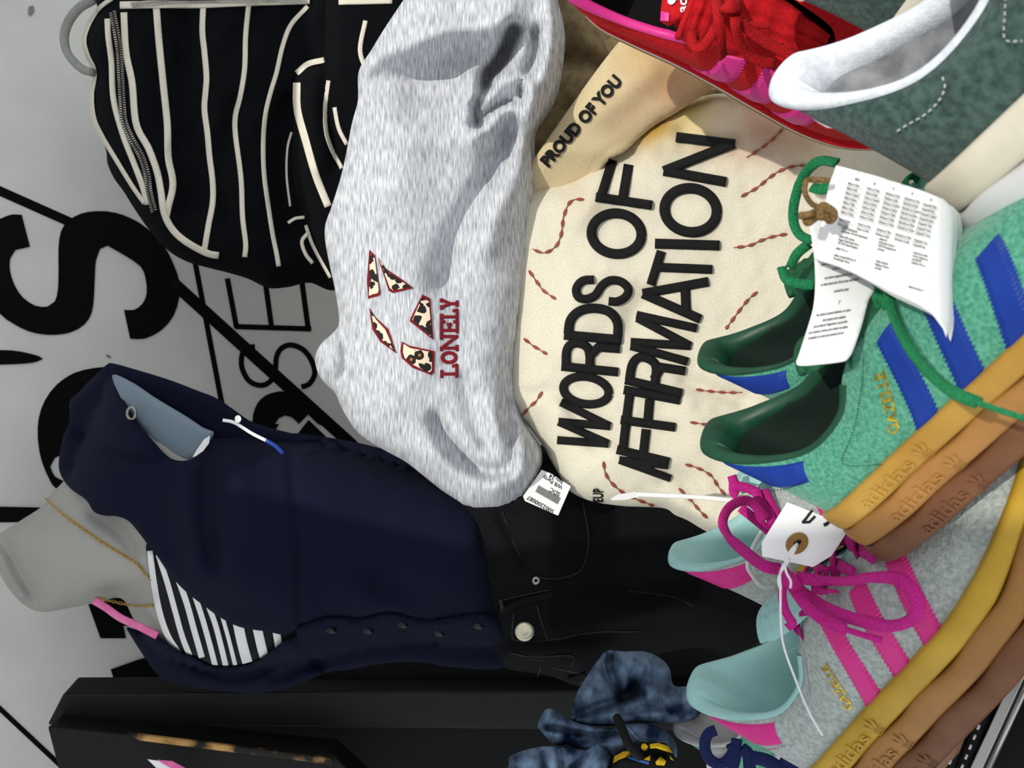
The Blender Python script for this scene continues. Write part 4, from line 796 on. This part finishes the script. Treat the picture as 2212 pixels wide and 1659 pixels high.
for i, pg in enumerate(([(1255, 850), (1285, 842), (1310, 870), (1300, 900), (1270, 910), (1250, 885)], [(1325, 850), (1400, 838), (1490, 868), (1530, 930), (1460, 910), (1380, 885), (1330, 890)], [(1375, 1010), (1420, 955), (1470, 1000), (1455, 1040), (1385, 1035)], [(1270, 985), (1335, 945), (1325, 1000)], [(1010, 960), (1090, 915), (1150, 910), (1160, 950), (1060, 985), (1000, 1020)], [(1500, 950), (1545, 1000), (1510, 985)])):
    decal('print_shape', K0(pg), yr.depth, 'yellow_cloth', yc, .0008, .0006, 5)
stroke('blue_edge', [K0([(1135, 965), (1220, 990), (1320, 1020)])], 6, yr.depth, 'blue_plastic', yc, rise=.003, curved=True)
bs = thing('black_strap', 'thin black strap lying across the blue denim jeans', 'strap', P(1360, 1580, .7))
tube('strap', pxline([(K0([p])[0][0], K0([p])[0][1], z) for p, z in (((1035, 612), .715), ((1075, 700), .70), ((1110, 790), .69), ((1160, 880), .69), ((1230, 960), .70))]), .0042, 'black_cloth', bs, n=8)

# ------------------------------------------------------------------ black wooden A-frame
wf_ = thing('wooden_frame', 'black painted wooden frame with worn edge standing beside the mannequin', 'frame', (-.5, .95, 0))
def plank(name, quad, Zs, m, th=.03):
    a = [P(x, y, z) for (x, y), z in zip(quad, Zs)]; n = np.cross(a[1] - a[0], a[3] - a[0]); n /= np.linalg.norm(n); n = n if n @ VD > 0 else -n
    return box(name, a + [p + n * th for p in a], m, wf_, bevel=.003)
plank('post', [(136, 1499), (1560, 1490), (1560, 1580), (101, 1567)], (.99, 1.14, 1.14, .99), 'black_wood', .05)
plank('post', [(101, 1570), (720, 1632), (900, 1800), (150, 1760)], (.955, .99, .99, .955), 'black_wood', .05)
plank('worn_edge', [(270, 1583), (720, 1638), (720, 1654), (300, 1601)], (.950, .975, .975, .950), 'worn_wood', .01)
plank('backing_board', [(420, 1488), (1700, 1290), (1700, 1900), (200, 1900)], (1.06, 1.2, 1.2, 1.06), 'black_cloth', .02)
pp = thing('pink_card', 'pink and white card edge showing behind the black wooden frame', 'card', P(360, 1660, .93))
decal('card', [(318, 1640), (345, 1644), (420, 1680), (370, 1690)], flatz(.935), 'white_paper', pp, 0, .002, 12); decal('card_stripe', [(338, 1641), (372, 1644), (440, 1680), (410, 1684)], flatz(.932), 'pink_satin', pp, 0, .002, 12)
# ------------------------------------------------------------------ sneakers
GR, GT = [[.6791, .4915, .5455], [-.7273, .3484, .5922], [.1007, -.7985, .5934]], [-.0786, .3257, 1.0215]
PR, PT = [[.8045, .3572, .4753], [-.5881, .3563, .7263], [.0899, -.8633, .496]], [-.2587, .3453, 1.0142]
GBR, GBT = [[.6436, .497, .5823], [-.7646, .3807, .5208], [.0368, -.7801, .6245]], [-.0211, .4023, .9528]
PBR, PBT = [[.8378, .231, .4953], [-.5382, .5087, .6721], [-.0971, -.8293, .5499]], [-.1876, .4386, .9478]
def roll(R, a):
    R = np.array(R, float); y, z = R[:, 1].copy(), R[:, 2].copy(); R[:, 1] = y * math.cos(a) + z * math.sin(a); R[:, 2] = z * math.cos(a) - y * math.sin(a); return R
DR = [[.4209, .6064, .675], [-.8642, .0414, .5021], [.2762, -.7945, .5408]]; DT = [.097, .2035, 1.104]
DBR = DR; DBT = P(1650, -60, .46) - np.array(DR) @ (np.array(SH_T[0]) * .01)
KG_, KP_ = .87, 1.04       # the green pair lies nearer and is the smaller size
def orth(R):
    u, s_, v = np.linalg.svd(np.array(R, float)); return u @ v
KP = lambda pts: zoomed(pts, 1400, 1020, .385)
def sneaker(label, R, T, up, col, inn, lin_, tng, stripe, tab, sole, lace, group, tabpx=None, stripes=None, text=None, rows=6, solew=True, collar=(.8, .32), nl=3, heel=1.55, tongue=True, T_=SH_T, lacerange=(.262, .43), k=1.0, rim=(1.25, .45), deep=True):
    s = Shoe(orth(R), VC + (np.array(T) - VC) * k, T_=T_, nl=nl, heel=heel, k=k); base = s.W(np.array([10, 0, -heel * 3]))
    t = thing('sneaker', label, 'sneaker', base, group)
    s.build_upper(t, up); s.build_lining(t, inn, lin_); s.build_rim(t, col, *rim, deep=deep); s.th = t
    so_ = s.build_sole(t, sole)
    if tongue: s.build_tongue(t, tng)
    if tab:
        s.patch('heel_tab', ([(-.13, .84), (-.06, .90), (0, .92), (.06, .90), (.14, .80)], [(-.12, .46), (-.06, .48), (0, .5), (.06, .49), (.118, .44)]), tab, t, off=.14, nu=40, nv=10)
    if stripes:
        for a, b, wd in stripes: s.patch('stripe', ([(a[0] - wd / 2, a[1]), ((a[0] + b[0]) / 2 - wd / 2, (a[1] + b[1]) / 2), (b[0] - wd / 2, b[1])], [(a[0] + wd / 2, a[1]), ((a[0] + b[0]) / 2 + wd / 2, (a[1] + b[1]) / 2), (b[0] + wd / 2, b[1])]), stripe, t, off=.13, nu=44, nv=6, zig=.045)
    if lace: s.lace_rows(t, lace, rows, *lacerange)
    return s, t, so_
STR = [((.232, .0), (.302, .74), .026), ((.281, .0), (.350, .66), .026), ((.328, .0), (.396, .56), .026)]
gsole = ['gum_top', 'gum_mid', 'gum_low']; psole = ['gum_yellow', 'gum_mid', 'gum_low']
g1, g1t, gso = sneaker('green suede sneaker with blue stripes and white care tags tied to its laces', GR, GT, 'green_suede', 'green_leather', 'green_inside', 'green_inside', 'green_tongue', 'royal_blue', 'royal_blue', gsole, 'green_lace', 'pair of green sneakers', stripes=STR, k=KG_, deep=False)
g2, g2t, _ = sneaker('green suede sneaker leaning behind its tagged twin against the cream sweatshirt', GBR, GBT, 'green_suede', 'green_leather', 'green_inside', 'green_inside', 'green_tongue', 'royal_blue', 'royal_blue', gsole, 'green_lace', 'pair of green sneakers', stripes=STR, k=KG_, deep=False)
p1, p1t, pso = sneaker('grey suede sneaker with pink stripes, mint lining and a magenta bow', PR, PT, 'grey_suede', 'mint_leather', 'mint_leather', 'mint_leather', 'mint_leather', 'hot_pink', 'hot_pink', psole, 'magenta_lace', 'pair of grey and pink sneakers', stripes=STR, k=KP_)
p2, p2t, _ = sneaker('grey suede sneaker with pink heel tab and mint lining tucked behind the bowed one', PBR, PBT, 'grey_suede', 'mint_leather', 'mint_leather', 'mint_leather', 'mint_leather', 'hot_pink', 'hot_pink', psole, 'magenta_lace', 'pair of grey and pink sneakers', stripes=STR, k=KP_)
d1_, d1t, dso = sneaker('dark green suede sneaker with white towelling collar and off-white sole', DR, DT, 'dark_suede', 'white_terry', 'inside_grey', 'inside_grey', 'dark_suede', None, None, ['off_white_sole', 'white_rubber'], None, 'pair of dark green sneakers', nl=2, heel=1.2, deep=False, rim=(1.35, .8))
d2_, d2t, _ = sneaker('dark green suede sneaker with white collar resting on the red sneaker', DBR, DBT, 'dark_suede', 'white_terry', 'inside_grey', 'inside_grey', 'dark_suede', None, None, ['off_white_sole', 'white_rubber'], None, 'pair of dark green sneakers', nl=2, heel=1.2, deep=False, rim=(1.35, .8))
# lettering on the sides and soles
def pxword(s, a, b, up):
    A, B, U_ = np.array(s.tw(*a)), np.array(s.tw(*b)), np.array(s.tw(a[0] + up[0], a[1] + up[1])); return A, B, U_ - A
GZ = {True: pxword(g1, (1942, 934), (1912, 797), (-34, 10)), False: pxword(p1, (1846, 1528), (1788, 1432), (-26, 12))}
for s, t, m in ((g1, g1t, 'gold_foil'), (p1, p1t, 'gold_foil')):
    s.word('lettering', 'GAZELLE', *GZ[s is g1], m, s.upper, .02, .06)
for s, t, sm in ((g1, g1t, gso), (p1, p1t, pso)):
    for k in range(3):
        s.sole_word('sole_lettering', 'adidas', k, (.130, .138, .148)[k], (.198, .204, .203)[k], .80, .10, gsole[k] if s is g1 else psole[k], sm[k], .016); s.trefoil(k, (.212, .219, .217)[k], .66, .009, .44, gsole[k] if s is g1 else psole[k], sm[k])
# dark sneaker: white heel mark and stitched overlay
for s, t in ((d1_, d1t), (d2_, d2t)):
    s.patch('heel_mark', ([(.028, .80), (.045, .70)], [(.045, .78), (.055, .68)]), 'white_leather', t, off=.1, nu=6, nv=4)
def stitch(s, t, pts, m, dash=9, gap=7, w=4.2, name='stitching'):
    p = spline(pts, step=1.5); L = np.concatenate([[0], np.cumsum(np.linalg.norm(np.diff(p, axis=0), axis=1))]); ds = []
    for u in np.arange(0, L[-1], dash + gap): ds.append([(float(np.interp(v, L, p[:, 0])), float(np.interp(v, L, p[:, 1]))) for v in (u, u + dash * .5, u + dash)])
    o = stroke(name, ds, w, lambda q: s.surf(q) - .0012, m, s.upper, rise=.0007, step=4, curved=True, eps=.0004); o['kind'] = 'stuff'; return o
KD = lambda pts: zoomed(pts, 1600, 0, .3689)
stitch(d1_, d1t, KD([(1180, 450), (1195, 510), (1160, 590), (1080, 670), (960, 740), (900, 780)]), 'white_leather')
stitch(d1_, d1t, KD([(1550, -20), (1545, 100), (1540, 200), (1560, 240), (1650, 240)]), 'white_leather')
stitch(p1, p1t, KP([(770, 1020), (860, 960), (950, 880)]), 'white_leather', 4, 3, 2); stitch(p1, p1t, KP([(870, 1010), (890, 1150), (910, 1300), (940, 1400), (1100, 1410)]), 'white_leather', 4, 3, 1.6)
stitch(p1, p1t, KP([(600, 1560), (700, 1555), (780, 1530)]), 'magenta_lace', 4, 3, 1.8)
stitch(g1, g1t, zoomed([(600, 1180), (720, 1160), (830, 1110)], 1460, 660, .34), 'green_inside', 4, 3, 1.8)
stitch(g1, g1t, zoomed([(1190, 290), (1180, 500), (1130, 780), (1060, 960), (1090, 1015), (1320, 1010)], 1460, 660, .34), 'green_leather', 4, 2.5, 1.8)
# red sneaker seen from above
RX = -.91 * VU - .40 * VR - .10 * VD; RX /= np.linalg.norm(RX); RY0 = -.41 * VU + .91 * VR
ray_ = P(1450, 90, 1.) - VC; ray_ /= np.linalg.norm(ray_)
RZ = math.cos(math.radians(0)) * (-ray_) + math.sin(math.radians(0)) * RY0; RZ -= RX * (RZ @ RX); RZ /= np.linalg.norm(RZ); RY = np.cross(RZ, RX)
RR_ = np.stack([RX, RY, RZ], 1); t4 = np.array(SH_T[4]) * .01; RT_ = P(1433, 72, .50) - RR_ @ t4; KR_ = 1.12
r1, r1t, _ = sneaker('red suede sneaker with pink stripes and red bow on the cream sweatshirt', RR_, RT_, 'red_suede', 'pink_leather', 'black_inside', 'black_inside', 'red_suede', 'hot_pink', None, ['red_suede', 'white_rubber', 'gum_mid'], None, None, stripes=[((.226, .0), (.292, .88), .028), ((.272, .0), (.338, .86), .028), ((.32, .0), (.386, .82), .028)], heel=1.0, k=KR_, rim=(.9, .5))
# white sneaker low down behind the grey one
WR, WT = np.array(PR), P(1462, 1560, .80) - orth(PR) @ (np.array(SH_T[0]) * .01)
w1, w1t, _ = sneaker('white and mint sneaker with navy laces half hidden by the grey sneaker', WR, WT, 'mint_green', 'white_leather', 'white_leather', 'white_leather', 'white_leather', None, None, ['white_rubber', 'white_rubber', 'white_rubber'], None, None, heel=.9, collar=(.9, .5))
def lacepx(s, t, name, pts, Z, w, m, flat=.35, lift=.0, step=5):
    q = [(a, b, z) for (a, b), z in zip(pts, Z if np.ndim(Z) else [Z] * len(pts))]
    q = [(a, b, z * s.k) for a, b, z in q]
    return tube(name, pxline(q, step), w * s.k, m, t, n=8, flat=flat)
def auto(s, pts, lift): return [float(z) / s.k - lift for z in s.surf(pts)]
# magenta bow
BB = [(830, 590), (950, 605), (1100, 612), (1250, 592), (1380, 597), (1460, 640), (1512, 715), (1512, 790), (1450, 842), (1350, 862), (1200, 835), (1050, 785), (900, 700), (820, 640)]
for pts, Z, w in (([(740, 545), (650, 525), (560, 460), (480, 390), (432, 330), (420, 270), (450, 205), (510, 165), (570, 165), (620, 210), (660, 260)], (.445, .45, .47, .49, .51, .52, .53, .54, .55, .555, .56), .0037),
                  (BB, auto(p1, KP(BB), .017), .0037),
                  ([(815, 650), (880, 740), (980, 825), (1060, 865), (1110, 882)], (.432, .422, .41, .402, .398), .0034),
                  ([(770, 600), (752, 680), (765, 760), (790, 815), (812, 850), (780, 872)], (.435, .435, .433, .432, .433, .435), .0026)):
    lacepx(p1, p1t, 'bow_lace', KP(pts), Z, w, 'magenta_lace')
lacepx(p1, p1t, 'lace_tip', KP([(1105, 880), (1200, 912), (1315, 945)]), (.399, .393, .388), .0017, 'magenta_lace', flat=.9)
lacepx(p1, p1t, 'knot', KP([(760, 560), (790, 600), (830, 640)]), (.438, .428, .432), .0045, 'magenta_lace', flat=.8)
for pts in ([(1060, 370), (1130, 400), (1270, 485)], [(1040, 500), (1090, 530), (1150, 565)], [(920, 650), (980, 662), (1040, 668)], [(1130, 310), (1180, 345), (1230, 385)], [(950, 540), (980, 550), (1010, 560)]):
    lacepx(p1, p1t, 'lace', KP(pts), auto(p1, KP(pts), .012), .0032, 'magenta_lace')
for pts, dz in (([(470, 20), (490, 70), (560, 90), (640, 130)], 0), ([(600, 90), (630, 170), (680, 240), (700, 300)], -.004), ([(650, 100), (710, 220), (760, 330), (700, 400)], 0), ([(520, 200), (620, 280), (700, 350), (760, 420)], -.004), ([(480, 40), (480, 110), (500, 130)], .004)):
    lacepx(p2, p2t, 'lace', KP(pts), .572 + dz, .0037, 'magenta_lace')
# green laces
KG = lambda pts: zoomed(pts, 1600, 320, .3689)
for pts, Z, w in (([(560, 85), (470, 75), (400, 120), (345, 210), (312, 330), (310, 430), (345, 505), (420, 545)], (.43, .44, .45, .46, .465, .465, .46, .45), .0032),
                  ([(240, 700), (270, 770), (350, 795), (430, 800)], (.50, .495, .49, .485), .0034), ([(400, 560), (330, 620), (290, 700)], (.49, .495, .50), .0034),
                  ([(420, 230), (470, 240), (540, 225)], (.45, .445, .44), .0034),
                  ([(800, 780), (800, 860), (830, 930)], (.40, .40, .40), .0034),
                  ([(860, 800), (885, 940), (945, 1090), (1020, 1215), (1120, 1330), (1250, 1430), (1390, 1492)], (.385, .375, .36, .345, .33, .315, .305), .0030)):
    lacepx(g1, g1t, 'bow_lace', KG(pts), Z, w, 'green_lace', flat=.5)
lacepx(g1, g1t, 'lace_tip', KG([(1385, 1490), (1500, 1530), (1680, 1588)]), (.304, .298, .29), .0013, 'green_lace', flat=.9)
# red laces and tongue label
KR = lambda pts: zoomed(pts, 1240, 0, .217)
rz = .455
for pts, Z, w in (([(1410, -60), (1425, 60), (1440, 200), (1465, 400), (1485, 570)], (rz, rz - .012, rz - .018, rz - .012, rz), .0032), ([(1610, -60), (1615, 80), (1605, 220), (1640, 380), (1720, 530), (1850, 610), (1990, 630)], (rz, rz - .015, rz - .02, rz - .015, rz - .008, rz - .005, rz - .003), .0032),
                  ([(1420, 260), (1350, 380), (1280, 460), (1210, 470), (1175, 420), (1180, 350), (1230, 360)], (rz - .015, rz - .015, rz - .012, rz - .008, rz - .006, rz - .004, rz), .0030), ([(1660, 220), (1780, 330), (1950, 440), (2180, 560)], (rz - .015, rz - .012, rz - .01, rz - .01), .0036),
                  ([(1500, 60), (1560, 50), (1640, 60)], (rz - .02, rz - .024, rz - .02), .005), ([(1690, 235), (1800, 250), (1950, 255)], (rz - .01, rz - .01, rz - .01), .0022), ([(1000, 240), (1150, 160), (1370, 50)], (rz + .02, rz + .012, rz + .005), .0026)):
    lacepx(r1, r1t, 'bow_lace', KR(pts), Z, w, 'red_lace')
tl = Relief(KR([(885, -150), (875, 0), (862, 110), (858, 215), (940, 262), (1150, 170), (1385, 50), (1420, -150)]), lambda x, y: KR_ * .470 - .00006 * (x - 1430), .004, 20, step=10, smooth=False); tlo = tl.build('tongue_label', 'red_suede', r1t)
decal('tongue_edge', KR([(866, 108), (948, 132), (940, 212), (858, 206)]), tl.depth, 'pink_leather', tlo, .0008, .001, 10)
words('lettering', 'adidas', (1483.5, 27), (0, -35), (-30, 0), tl.depth, 'white_paper', tlo, .02, .001, .0005, 10)
decal('trefoil_mark', KR([(930, 10), (945, 40), (975, 45), (1005, 20), (1015, -20), (960, -30)]), tl.depth, 'white_paper', tlo, .001, .0005, 6, True)
# navy laces of the white sneaker
KN = lambda pts: zoomed(pts, 1400, 1460, .1627)
for pts, w in (([(900, 720), (810, 760), (760, 850), (755, 960), (790, 1070), (860, 1140), (950, 1170), (1040, 1130), (1110, 1040), (1160, 940), (1180, 840)], .0050), ([(1100, 900), (1160, 1050), (1120, 1240)], .0050), ([(1240, 960), (1330, 1050), (1350, 1250)], .0056), ([(1380, 1080), (1560, 1120), (1700, 1200), (1800, 1300)], .006), ([(1750, 1130), (1860, 1170), (1960, 1260)], .004)):
    lacepx(w1, w1t, 'lace', KN(pts), .655, w, 'navy_lace')
lacepx(w1, w1t, 'lace_tip', KN([(930, 1000), (940, 1100), (950, 1260)]), .668, .0115, 'white_string', flat=.6)

# ------------------------------------------------------------------ tags
lf = thing('care_leaflet', 'folded white care leaflet of small print tied to the green sneaker', 'leaflet', P(1920, 540, .37))
def page(x, y): x = np.asarray(x, float); return KG_ * .385 - .00018 * (x - 1790) + .028 * np.clip((x - 1985) / 90, 0, 1.6) ** 2
lo_ = KG([(560, 100), (800, 165), (1050, 245), (1190, 300), (1232, 345), (1247, 420), (1238, 600), (1230, 850), (1222, 1030), (1204, 1110), (1186, 1060), (1120, 970), (1050, 925), (850, 832), (680, 742), (560, 690), (432, 652), (452, 520), (485, 370), (515, 220)])
for i, (dx, dy, dz) in enumerate(((0, 0, 0), (9, 9, .004), (20, 16, .008))):
    pr_ = Relief([(a + dx * (a > 1900), b + dy * (a > 1900)) for a, b in lo_], lambda x, y, dz=dz: page(x, y) + dz, .0, 5, step=9, smooth=False, shell=.0006); pg_ = pr_.build('page', 'white_paper', lf); pg0 = pg_ if i == 0 else pg0
decal('page', KG([(1200, 330), (1258, 362), (1356, 432), (1330, 620), (1240, 960), (1205, 1130), (1190, 900)]), lambda q: page(q[:, 0], q[:, 1]) * 0 + .42 * KG_, 'white_paper', lf, 0, .0006, 12)
psurf = lambda q: page(np.atleast_2d(q)[:, 0], np.atleast_2d(q)[:, 1])
A0 = math.radians(15.5); EX = np.array([math.cos(A0), math.sin(A0)]); EY = np.array([math.sin(A0) * .8, -math.cos(A0)])
cols = [(628, 205, 'EN', 'Made in'), (738, 232, 'E', 'Hecho en'), (848, 262, 'F', 'Fabrique en'), (958, 292, 'P', 'Fabricado em'), (1066, 325, 'D', 'Hergestellt')]
lands = ['China', 'India', 'Cambodia', 'Indonesia', 'Thailand', 'Vietnam', 'Turkey']
for ci, (cx_, cy_, h_, w_) in enumerate(cols):
    words('print', h_, KG([(cx_ + 40, cy_ - 18)])[0], EX * 8, EY * 8, psurf, 'print_ink', pg0, .02, .0003, .0001, 30)
    dn = np.array([-.24, .97])
    for r in range(9):
        o = np.array(KG([(cx_, cy_)])[0]) + dn * (2 + r * 10.6 + (6 if r > 6 else 0))
        words('print', w_ + ' ' + lands[r % 7][:6], o, EX * 4.4, EY * 7.6, psurf, 'grey_ink', pg0, .01, .0003, .0001, 30)
rules = []
for ci, (cx_, cy_, h_, w_) in enumerate(cols):
    for r in range(8):
        o = np.array(KG([(cx_ - 5, cy_)])[0]) + np.array([-.24, .97]) * (4.5 + r * 10.6 + (6 if r > 6 else 0)); rules.append([tuple(o), tuple(o + EX * 36)])
stroke('rule_lines', rules, .7, psurf, 'grey_ink', pg0, rise=.0001, step=12, eps=.0003)
for bi, (bx_, by_, ls) in enumerate(((590, 470, ['adidas Headquarters', 'Amsterdam 1101 BA Netherlands']), (575, 520, ['adidas (UK) Limited', 'Pepper Road Hazel Grove', 'SK7 5SD United Kingdom']), (555, 590, ['adidas CO s.r.o.']), (545, 630, ['adidas Canada 8100 Hwy 27', 'Woodbridge Ontario']), (810, 535, ['adidas AG', 'Adi Dassler Strasse 1', '91074 Herzogenaurach', 'Germany']), (790, 665, ['adidas Australia', 'Mulgrave Victoria', 'Australia']), (1010, 615, ['Imported by adidas', 'Korea, Gangnam-gu', 'Seoul 06164', 'Republic of Korea']), (980, 815, ['adidas Sourcing Ltd']))):
    for li, s_ in enumerate(ls):
        words('print', s_, np.array(KG([(bx_, by_)])[0]) + np.array([-.2, .97]) * li * 7.4, EX * 4.3, EY * 7.2, psurf, 'print_ink', pg0, .012, .0003, .0001, 30)
sg = thing('care_tag', 'small white swing tag with leather care text tied to the green sneaker', 'tag', P(1800, 680, .40))
def tagz(x, y): return KG_ * .405 + .02 * ((np.asarray(y, float) - 480) / 300) * 0 - .00004 * (np.asarray(y, float) - 480) + 0 * np.asarray(x, float)
sg_r = Relief(KG([(402, 415), (440, 395), (560, 420), (640, 500), (780, 780), (745, 900), (705, 1050), (660, 1180), (635, 1225), (600, 1250), (460, 1268), (345, 1275), (325, 1255), (340, 1210), (392, 1050), (425, 930), (436, 800), (430, 640)]), tagz, 0, 5, step=9, shell=.0008); sgc = sg_r.build('tag_card', 'white_paper', sg)
B0 = math.radians(-9); TX_, TY_ = np.array([math.cos(B0), math.sin(B0)]), np.array([.28, -.96])
tsurf = lambda q: tagz(np.atleast_2d(q)[:, 0], np.atleast_2d(q)[:, 1])
for (a, b, s_, sz) in ((470, 690, 'some colours', 9.4), (535, 715, 'nature of the', 9.4), (490, 768, 'to preserve appearance do not', 9.4), (468, 808, 'to clean brush dirt off and treat with leather', 9.0), (545, 845, 'protective spray', 9.4), (570, 915, 'F', 13), (442, 985, 'les couleurs peuvent deteindre, en raison', 8.6), (478, 1015, 'de la nature de la matiere', 9.4), (425, 1052, "pour preserver l'apparence, ne pas laver", 8.8), (396, 1088, 'pour nettoyer, brosser pour enlever les saletes', 8.6), (392, 1120, 'et appliquer un spray de protection du cuir', 8.6)):
    words('print', s_, KG([(a, b)])[0], TX_ * sz * .52, TY_ * sz, tsurf, 'grey_ink', sgc, .012, .0003, .0001, 40)
tw_ = thing('twine_knot', 'brown twine knotted through the care tags on the green sneaker', 'twine', P(1780, 450, .37))
for pts, Z, w in (([(520, 190), (400, 185), (378, 215), (378, 265), (410, 320), (450, 345), (490, 370), (520, 395), (540, 400)], .375, .0013), ([(540, 390), (500, 350), (450, 370), (400, 390), (345, 395)], .368, .0017), ([(460, 350), (520, 420), (545, 380), (480, 340), (470, 400), (530, 370)], .362, .0019), ([(400, 390), (380, 420), (395, 440)], .368, .0016), ([(480, 380), (440, 410), (400, 440)], .366, .0014)):
    tube('twine', pxline([(a, b, Z * KG_ + .002 * math.sin(i * 1.7)) for i, (a, b) in enumerate(KG(pts))], 3), w, 'twine', tw_, n=6)
# price tag of the grey sneaker
pt = thing('price_tag', 'white card price tag with brown reinforced hole on the magenta laces', 'price tag', P(1740, 1170, .42))
ptz = lambda q: KP_ * .425 - .00009 * (np.atleast_2d(q)[:, 0] - 1740) + .0001 * (np.atleast_2d(q)[:, 1] - 1170)
ptc = decal('tag_card', KP([(637, 395), (780, 168), (1135, 308), (1028, 470), (925, 532), (640, 472)]), ptz, 'white_paper', pt, 0, .0008, 14)
decal('reinforcing_ring', KP(ellipse(836, 400, 68, 56, -.7, 30)[:-1]), ptz, 'kraft', ptc, .0011, .0004, 9, True)
decal('hole', KP(ellipse(838, 398, 25, 13, -.55, 20)[:-1]), ptz, 'black_inside', ptc, .0017, .0002, 6, True)
stroke('handwriting', [KP([(920, 215), (885, 262), (868, 282)]), KP([(868, 282), (905, 280), (935, 250)])], 6, ptz, 'print_ink', ptc, rise=.0003, eps=.001)
stroke('handwriting', [KP([(985, 298), (1000, 292), (1020, 275)])], 8, ptz, 'print_ink', ptc, rise=.0003, curved=True, eps=.001)
for pts in ([(838, 400), (800, 440), (770, 500), (775, 560), (800, 610), (798, 650)], [(830, 410), (795, 470), (780, 510), (745, 560), (730, 610), (745, 660)], [(835, 405), (810, 460), (760, 520), (740, 580), (745, 650)], [(742, 650), (745, 850), (762, 980), (822, 1150), (900, 1340), (978, 1478)]):
    tube('string', pxline([(a, b, z * KP_) for (a, b), z in zip(KP(pts), np.linspace(.418, .418, len(pts)) if len(pts) < 6 or pts[0][0] > 800 else [.42, .43, .44, .44, .43, .425])], 4), .00075, 'white_string', pt, n=6)
zp = thing('plastic_tag_loop', 'clear white plastic tag loop lying over the cream sweatshirt', 'tag loop', P(1450, 1075, .6))
tube('loop_strip', pxline([(1378, 1068, .64), (1450, 1071, .63), (1520, 1075, .62), (1600, 1083, .595)]), .0020, 'white_plastic', zp, n=8, flat=.5)
decal('loop_end', [(1318, 1078), (1335, 1068), (1372, 1062), (1380, 1066), (1378, 1074), (1350, 1080), (1322, 1081)], flatz(.641), 'white_plastic', zp, 0, .001, 8)
tube('loop_strip', pxline([(a, b, .56) for a, b in KP([(640, 330), (590, 420), (560, 520), (580, 570), (640, 640), (720, 648)])]), .0018, 'white_plastic', zp, n=8, flat=.5)

# ------------------------------------------------------------------ bottom corner: metal edge, black cord, tan strap
me_ = thing('metal_edge_strip', 'aluminium edge strip of the black table under the grey sneaker', 'edge strip', P(2160, 1540, .48))
def onz(x, y, z):
    d_ = VD - (x - CX) / FPX * VU - (y - CY) / FPX * VR; return VC + d_ * ((z - VC[2]) / d_[2])
a, b, c_, e_ = onz(2232, 1365, .852), onz(2088, 1672, .852), onz(2118, 1672, .852), onz(2246, 1392, .852)
box('strip', [a, b, c_, e_, a - [0, 0, .012], b - [0, 0, .012], c_ - [0, 0, .012], e_ - [0, 0, .012]], 'aluminium', me_, bevel=.001)
a2, b2 = onz(2256, 1400, .853), onz(2131, 1672, .853); tube('bead', [a2, (a2 + b2) / 2, b2], .0020, 'aluminium', me_)
for i in range(2):
    q0, q1 = onz(2172 - i * 34, 1420, .851), onz(2068 - i * 30, 1672, .851)
    ct = thing('flecked_cord', 'black cord with white flecks %s' % ('touching the metal strip', 'between the other cord and the tan strap')[i], 'cord', q0, 'black cords with white flecks')
    u = np.linspace(0, 1, 24)[:, None]; pth = q0 * (1 - u) + q1 * u; pth[:, 2] -= .006
    tube('cord', pth, .0046, 'cord_black', ct, n=10)
    for k in range(1 + i, 22, 2):
        dd = pth[k + 1] - pth[k]; tube('fleck', [pth[k] + [0, -.0006, .0044], pth[k] + dd * .9 + [0, -.0006, .0046]], .0010, 'cord_white', ct, n=5)
ts = thing('tan_strap', 'tan leather strap hanging under the sole of the grey sneaker', 'strap', onz(2040, 1640, .845))
q = [onz(2062, 1560, .872), onz(2040, 1620, .858), onz(2012, 1690, .846)]
tube('strap', spline(q, n=6), .013, 'tan_leather', ts, n=10, flat=.2)
